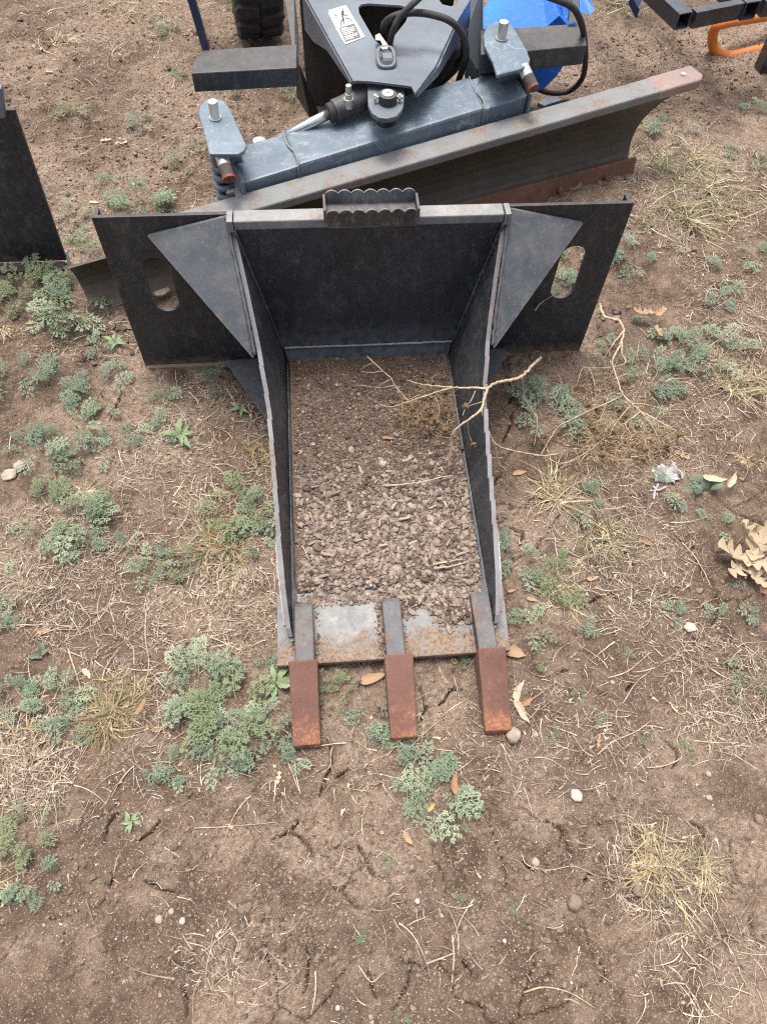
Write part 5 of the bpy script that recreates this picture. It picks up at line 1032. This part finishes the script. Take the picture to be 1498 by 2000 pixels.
dleaf(1263, 1062, 26, -25, 'orange_leaf', 'small orange leaf right of its twin in the straw'); dleaf(1156, 1131, 26, 10, 'tan_leaf', 'tan leaf among straw right of the yellow-green weed'); dleaf(1160, 958, 20, 30, 'orange_leaf', 'tiny orange leaf right of the straw star'); dleaf(1322, 972, 22, 60, 'orange_leaf', 'brown leaf right of the torn plastic')
dleaf(1352, 413, 24, 0, 'tan_leaf', 'tan leaf in the grassy patch'); dleaf(1332, 426, 16, 0, 'pale_leaf', 'pale leaf left of the tan one in the grassy patch'); dleaf(998, 1155, 18, 10, 'tan_leaf', 'small tan leaf right of the trough front'); dleaf(1038, 1172, 22, -20, 'tan_leaf', 'reddish leaf right of the trough front')
dleaf(208, 275, 34, 10, 'pale_leaf', 'pale torn leaf on the raked soil, left one', 'oak'); dleaf(238, 281, 40, 8, 'pale_leaf', 'pale torn leaf on the raked soil, right one', 'oak'); dleaf(98, 142, 26, 0, 'pale_leaf', 'white curled leaf at the upper left'); dleaf(185, 397, 30, -10, 'pale_leaf', 'pale leaf behind the top left of the bucket plate')
dleaf(1168, 1448, 26, 70, 'tan_leaf', 'tan leaf lying right of the nut', 'oak'); dleaf(468, 1850, 16, 60, 'tan_leaf', 'small tan leaf near the bottom at left'); dleaf(545, 1520, 24, 80, 'pale_leaf', 'crumpled white leaf below the left tooth', 'oak', curl=.8); dleaf(165, 1420, 20, 60, 'orange_leaf', 'pinkish leaf left under the dry tuft')
for i, (px, py, L, an, cu, z) in enumerate(((1392, 938, 52, -12, .5, .02), (1428, 942, 46, 48, .8, .02))): dleaf(px, py, L, an, 'pale_leaf', ('big pale folded leaf behind the dark broadleaf plant', 'pale folded leaf right of the bigger one behind the broadleaf plant')[i], w_=.36, curl=cu, z=z)
oc = Thing('oak_leaf_cluster', 'fallen cluster of tan lobed oak leaves at the right edge', 'oak leaves', tuple(GP(1460, 1090)))
for i, (px, py, L, an, z, ti) in enumerate(((1432, 1082, 74, 150, .035, (.2, -.2)), (1440, 1108, 70, 215, .03, (-.2, -.25)), (1462, 1045, 60, 115, .06, (.5, -.3)), (1482, 1062, 70, 60, .06, (-.3, -.4)), (1488, 1100, 74, -30, .05, (.3, -.3)), (1478, 1130, 50, -70, .03, (0, -.2)), (1452, 1035, 46, 80, .055, (.6, 0)), (1495, 1040, 60, 20, .07, (.1, -.5)))):
    me = leafmesh(oaksh(i+3, 4, .66), i, .45, M['oak'], 'leaf'); o = bpy.data.objects.new('leaf', me); COL.objects.link(o); o.parent = oc.o; p = G(px, py, z)-oc.b; o.location = tuple(p); sc = L*1.15/2/960.; o.scale = (sc,)*3; o.rotation_euler = (ti[0], ti[1], math.radians(an))
oc.part('twig', tube(spline([G(1455, 1130, .01), G(1468, 1090, .03), G(1490, 1070, .05), G(1510, 1060, .06)]), .0025, 6), M['wood'])
dleaf(1488, 1155, 42, -160, 'orange_leaf', 'brown oak leaf below the oak leaf cluster', 'oak', .6)
dleaf(1255, 612, 56, 170, 'tan_leaf', 'curled brown oak leaf beside the pale weed, left one', 'oak', .6, .6, z=.03); dleaf(1288, 612, 46, 40, 'tan_leaf', 'curled brown oak leaf, right one of the two touching', 'oak', .6, .6, z=.03); dleaf(1285, 648, 40, 100, 'tan_leaf', 'oak leaf below the two curled ones', 'oak', .55, .4, z=.02); dleaf(1330, 890, 40, -40, 'tan_leaf', 'tan ragged leaf above the torn plastic', 'oak', .5); dleaf(1202, 900, 28, 0, 'orange_leaf', 'brown leaf under the burr stems', 'oak', .5)
# torn plastic
tpo = Thing('torn_plastic', 'crumpled torn white plastic scrap right of the trough', 'plastic scrap', tuple(GP(1298, 930)))
gxx, gyy = np.meshgrid(np.linspace(-1, 1, 22), np.linspace(-1, 1, 22)); zz = .28*np.abs(fbm(gxx*2.2, gyy*1.2, 88, 4, .7))+.12*np.sin(gxx*12+gyy*3)*.4; rr_ = .75+.5*fbm(gxx*2, gyy*2, 89, 3)
V = np.stack([gxx*.033*rr_, gyy*.034*rr_, zz*.03+.006], -1).reshape(-1, 3)+tpo.b; ix = np.arange(22*22).reshape(22, 22); F = [tuple(map(int, f)) for f in np.stack([ix[:-1, :-1], ix[:-1, 1:], ix[1:, 1:], ix[1:, :-1]], -1).reshape(-1, 4)]
tpo.part('sheet', (V, F), M['plastic'], recalc=False)
for pts in ([(1285, 945, .015), (1278, 960, .01), (1276, 975, .008)], [(1300, 950, .01), (1285, 957, .012), (1275, 950, .01)], [(1315, 915, .015), (1330, 922, .012), (1332, 935, .008)], [(1235, 876, .012), (1242, 884, .01)]):
    tpo.part('shred', tube(spline([G(*p) for p in pts]), .0026, 5), M['plastic'])
# ================================================================== DRY BRANCHES
def twig(T, pts, r0, r1, parent=None, name='twig', mat='wood'):
    P = spline([G(x, y, z) for x, y, z in pts], 5); n = len(P); jit = rng.normal(0, r0*.22, P.shape); jit[0] = 0; jit[-1] = 0
    return T.part(name, tube(P+jit, np.linspace(r0, r1, n), 7), M[mat], parent=parent, smooth=True)
def burr_mesh():
    V0, F0 = ico(2); r = np.random.default_rng(3); V = V0*np.where(r.random((len(V0), 1)) < .4, 1.55, .8); return newmesh('seed_head', V, [tuple(map(int, f)) for f in F0], M['seed'])
BURR = burr_mesh()
def burr(T, px, py, z, r):
    o = bpy.data.objects.new('seed_head', BURR); COL.objects.link(o); o.parent = T.o; o.location = tuple(G(px, py, z)-T.b); o.scale = (r, r, r*random.uniform(.7, 1)); o.rotation_euler = (random.uniform(0, 3), random.uniform(0, 3), 0)
DB = Thing('dry_branch', 'pale forked dry branch lying across the right side plate of the bucket', 'branch', tuple(G(1056, 699, 0)))
main = twig(DB, [(1056, 699, .13), (1036, 717, .15), (1019, 734, .165), (996, 743, .185), (975, 746, .2), (954, 758, .22), (946, 780, .215), (939, 799, .205), (915, 820, .19), (889, 840, .17), (882, 870, .13), (879, 900, .09), (877, 918, .065)], .0042, .0020)
twig(DB, [(939, 799, .205), (948, 830, .16), (960, 858, .12), (972, 871, .10), (986, 877, .08), (1020, 884, .05), (1060, 890, .03), (1090, 886, .025)], .0034, .0018)
twig(DB, [(960, 860, .12), (968, 885, .08), (975, 905, .05), (990, 920, .03)], .0018, .001)
twig(DB, [(954, 758, .22), (920, 758, .215), (887, 757, .19), (850, 754, .16), (820, 750, .14), (793, 742, .12)], .0028, .0012)
twig(DB, [(893, 756, .2), (865, 762, .17), (830, 774, .14), (795, 785, .11), (765, 795, .09), (741, 790, .08)], .0022, .001)
twig(DB, [(1019, 736, .165), (1021, 755, .13), (1023, 775, .10), (1035, 796, .07), (1049, 819, .05), (1043, 870, .03)], .0018, .0009)
twig(DB, [(928, 764, .215), (918, 785, .2), (910, 794, .19), (903, 812, .18)], .0012, .0007); twig(DB, [(940, 785, .21), (925, 790, .2), (911, 794, .19)], .001, .0006); twig(DB, [(914, 826, .185), (915, 845, .15), (923, 866, .13)], .001, .0007)
burr(DB, 910, 793, .195, .006); burr(DB, 923, 869, .13, .0065)
IB = Thing('dry_brush', 'bushy dry twig with brown seed clusters inside the back of the bucket', 'dry plant', tuple(G(800, 800, .06)))
twig(IB, [(717, 696, .12), (730, 708, .12), (748, 725, .12), (765, 740, .12), (771, 752, .11), (790, 775, .1), (808, 790, .09), (820, 805, .085), (830, 827, .08)], .0017, .001)
for pts in ([(748, 725, .12), (722, 728, .11), (702, 724, .1)], [(730, 708, .12), (716, 714, .11), (704, 722, .1)], [(765, 740, .12), (740, 753, .11), (728, 770, .08)], [(771, 752, .11), (742, 757, .1), (700, 752, .08), (690, 756, .07)], [(808, 790, .09), (790, 800, .08), (770, 800, .075)], [(830, 827, .08), (850, 850, .075), (885, 855, .075)],
            [(800, 780, .095), (820, 772, .1), (850, 775, .1)], [(790, 775, .1), (785, 800, .085), (800, 830, .075)], [(815, 800, .09), (845, 810, .09), (865, 830, .08)], [(850, 775, .1), (858, 800, .09), (850, 830, .08)]): twig(IB, pts, .0011, .0006)
for i in range(34):
    px = random.gauss(835, 26) if i > 8 else random.gauss(795, 12); py = random.gauss(808, 26) if i > 8 else random.gauss(800, 20)
    if px > 872: px = 868
    burr(IB, px, py, random.uniform(.085, .125), random.uniform(.004, .0075))
n = 520; q0 = np.array([G(random.gauss(825, 32), random.gauss(805, 30), random.uniform(.075, .11)) for _ in range(n)]); q0[:, 0] = np.clip(q0[:, 0], -.19, .19); a_ = rng.uniform(0, 6.28, n); D = np.stack([np.cos(a_), np.sin(a_), rng.uniform(-.1, .8, n)], -1)
V, F, k = strands(q0, D, rng.uniform(.008, .028, n), rng.uniform(.0003, .0007, n), .2*np.ones(n), 4, curl=rng.normal(0, .5, n)); C = lerp((.22, .14, .07), (.42, .32, .2), rng.random(n))
fb = fastmesh('fine_twigs', V-np.array(IB.b), F, np.repeat(C, k, 0), M['straw'], 'fine brown twiglets', 'twig', False, 'stuff'); fb.parent = IB.o; del fb['category']; del fb['label']
for i, pts in enumerate(([(748, 948, .07), (790, 946, .07), (820, 941, .068)], [(812, 945, .075), (850, 935, .075), (885, 928, .07)], [(848, 1110, .062), (880, 1106, .062), (915, 1097, .063)], [(845, 1103, .06), (870, 1098, .062), (905, 1092, .06)], [(605, 1000, .07), (612, 1020, .068)], [(590, 1065, .06), (605, 1095, .06)])):
    T = Thing('stick', ('pale bleached stick on the gravel in the middle of the bucket', 'brown root lying by the right wall on the bucket gravel', 'long pale stick at front right on the bucket gravel', 'thin pale stick beside the longer one in the bucket front', 'short reddish twig near the left wall of the bucket', 'short twig near the left front wall of the bucket')[i], 'stick', tuple(G(*pts[0])))
    twig(T, pts, .0024 if i < 4 else .0014, .0012)
RB = Thing('dry_burr_stalks', 'dry stalks with brown burr heads to the right of the bucket plate', 'dry plant', tuple(GP(1180, 640)))
twig(RB, [(1171, 593, .06), (1174, 606, .055), (1180, 618, .05), (1195, 623, .05), (1208, 626, .05), (1214, 635, .05), (1218, 645, .05), (1215, 660, .05), (1208, 680, .05), (1196, 700, .05), (1198, 722, .05), (1206, 745, .05), (1216, 770, .05), (1232, 788, .045), (1251, 803, .04), (1285, 822, .035), (1329, 848, .03), (1360, 870, .02)], .0042, .0014)
for pts, r in (([(1218, 645, .05), (1200, 668, .05), (1185, 690, .04), (1172, 708, .02)], .002), ([(1215, 660, .05), (1214, 690, .05), (1221, 708, .045), (1200, 716, .04), (1170, 719, .04), (1138, 719, .04), (1130, 740, .03), (1124, 755, .02)], .002), ([(1150, 719, .04), (1160, 745, .03), (1162, 775, .015)], .0014),
   ([(1216, 772, .05), (1190, 785, .045), (1150, 802, .04), (1110, 822, .035), (1090, 833, .03), (1072, 860, .025), (1056, 888, .02)], .0018), ([(1251, 803, .04), (1235, 815, .04), (1221, 828, .035), (1230, 845, .03), (1234, 864, .02)], .0016), ([(1216, 770, .05), (1190, 770, .04), (1180, 800, .03), (1165, 830, .025)], .0013),
   ([(1251, 803, .04), (1275, 835, .03), (1290, 870, .02)], .0014), ([(1232, 788, .045), (1262, 790, .04), (1300, 800, .03), (1345, 800, .02)], .0014), ([(1200, 740, .05), (1225, 730, .045), (1240, 736, .04)], .0012), ([(1232, 790, .04), (1200, 830, .035), (1185, 862, .03)], .0013), ([(1060, 890, .02), (1100, 905, .02), (1150, 880, .025), (1185, 850, .03)], .0012)): twig(RB, pts, r, r*.5)
for px, py in ((1170, 858), (1135, 806), (1131, 846), (1140, 855), (1185, 852), (1196, 866), (1232, 737), (1216, 745), (1245, 832), (1252, 800), (1152, 826), (1160, 838), (1178, 835), (1190, 846), (1176, 868), (1204, 856), (1236, 868), (1250, 872), (1262, 876), (1248, 888), (1255, 898), (1266, 893), (1272, 862), (1284, 880), (1300, 870), (1305, 880), (1292, 850), (1326, 849), (1058, 856), (1062, 852), (1210, 800), (1222, 812), (1150, 790), (1200, 842), (1225, 850), (1243, 853), (1165, 800), (1177, 888), (1215, 838)):
    burr(RB, px, py, random.uniform(.018, .04), random.uniform(.0045, .0078))
n = 1500; ks = rng.integers(0, 4, n); cc = np.array([(1200, 850, 50, 35), (1250, 870, 35, 30), (1190, 760, 60, 45), (1150, 830, 40, 45)])[ks]; q0 = np.array([G(c[0]+c[2]*random.gauss(0, 1), c[1]+c[3]*random.gauss(0, 1), random.uniform(.006, .03)) for c in cc]); a_ = rng.uniform(0, 6.28, n); D = np.stack([np.cos(a_), np.sin(a_), rng.uniform(-.1, .6, n)], -1)
V, F, k = strands(q0, D, rng.uniform(.01, .045, n), rng.uniform(.0004, .0011, n), .25*np.ones(n), 5, curl=rng.normal(0, .5, n)); C = lerp((.24, .16, .08), (.48, .37, .24), rng.random(n))
fb2 = fastmesh('fine_twigs', V-np.array(RB.b), F, np.repeat(C, k, 0), M['straw'], 'fine brown twiglets', 'twig', False, 'stuff'); fb2.parent = RB.o; del fb2['category']; del fb2['label']
# single twigs lying on the soil
ST = [([(778, 1478), (800, 1460), (830, 1432), (858, 1408), (880, 1400)], .0012, 'long thin twig pointing away from the middle tooth'), ([(380, 1618), (430, 1616), (480, 1612), (537, 1606)], .0012, 'straight thin stalk on bare soil at lower left'),
 ([(883, 1826), (886, 1870), (882, 1920)], .0020, 'upright pale twig at the bottom centre crack'), ([(833, 1882), (860, 1872), (885, 1862)], .0020, 'short twig touching the bottom centre twig'), ([(1022, 1938), (1060, 1928), (1110, 1938), (1162, 1970)], .0016, 'curved pale stalk near the bottom right'),
 ([(1018, 1668), (1030, 1690), (1070, 1700), (1120, 1692), (1165, 1712)], .0012, 'wavy thin stalk right of the lone weed'), ([(1165, 1475), (1195, 1450), (1240, 1430), (1270, 1408)], .0018, 'twig with side shoots lying right of the right tooth'), ([(1262, 1500), (1300, 1495), (1330, 1478), (1320, 1450), (1328, 1420)], .0016, 'forked pale twig at right'),
 ([(1185, 1325), (1225, 1312), (1268, 1275)], .0018, 'curved twig on the smooth soil patch, upper'), ([(1215, 1375), (1240, 1335), (1270, 1310)], .0014, 'curved twig on the smooth soil patch, lower'), ([(1330, 1060), (1360, 1095), (1388, 1150)], .0016, 'bent twig left of the oak leaf cluster'), ([(500, 1445), (540, 1448), (580, 1456)], .001, 'thin stalk behind the left tooth tip'),
 ([(60, 1505), (110, 1470), (165, 1452), (205, 1430)], .0022, 'tan straw stalk running out from the large dry tuft'), ([(135, 1268), (145, 1300), (155, 1330), (160, 1350)], .0020, 'yellow bent grass blade left of the large tuft'), ([(0, 1228), (50, 1222), (110, 1222), (165, 1225)], .0014, 'pale vine stem at the left edge'),
 ([(290, 1180), (285, 1240), (292, 1300), (280, 1360)], .0018, 'tall golden stalk standing behind the large tuft'), ([(575, 1490), (580, 1520), (587, 1550)], .0018, 'forked pale stalk below the left tooth'), ([(560, 1480), (572, 1512), (584, 1545)], .0014, 'pale stalk leaning on its forked neighbour'), ([(90, 232), (75, 245), (62, 262)], .0012, 'pale stem on the raked soil at left'),
 ([(250, 305), (300, 285), (345, 262), (372, 250)], .0011, 'long thin stalk on the raked soil left of the pin'), ([(1425, 1960), (1440, 1940), (1450, 1920)], .0014, 'short stalk near the bottom right corner'), ([(365, 1840), (400, 1850), (425, 1875)], .0012, 'curved short twig at the bottom left'), ([(1370, 1760), (1385, 1790), (1410, 1840)], .0012, 'thin twig below the lower right tuft'), ([(700, 1885), (725, 1918), (748, 1900)], .0012, 'short twig near the bottom centre')]
for pts, r, lab in ST:
    pp = [GP(*p) for p in pts]; T = Thing('twig', lab, 'twig', tuple(pp[0])); P = spline(pp, 4); P[:, 2] = [gz(a_, b_)+r*1.2+.001 for a_, b_ in P[:, :2]]
    T.o.empty_display_size = .01; o = T.part('stem', tube(P, np.linspace(r, r*.6, len(P)), 6), M['wood'], smooth=True)
# bird dropping feather on the plate
fr = Thing('dangling_fluff', 'white wisp of fluff hanging on the black plate beside the right slot', 'fluff', tuple(Yp(1048, 602, -.006)))
fr.part('wisp', tube([Yp(1045, 605, -.006), Yp(1052, 595, -.008), Yp(1064, 586, -.006), Yp(1080, 577, -.004)], [.0035, .0022, .0008, .0005], 6), M['plastic'])
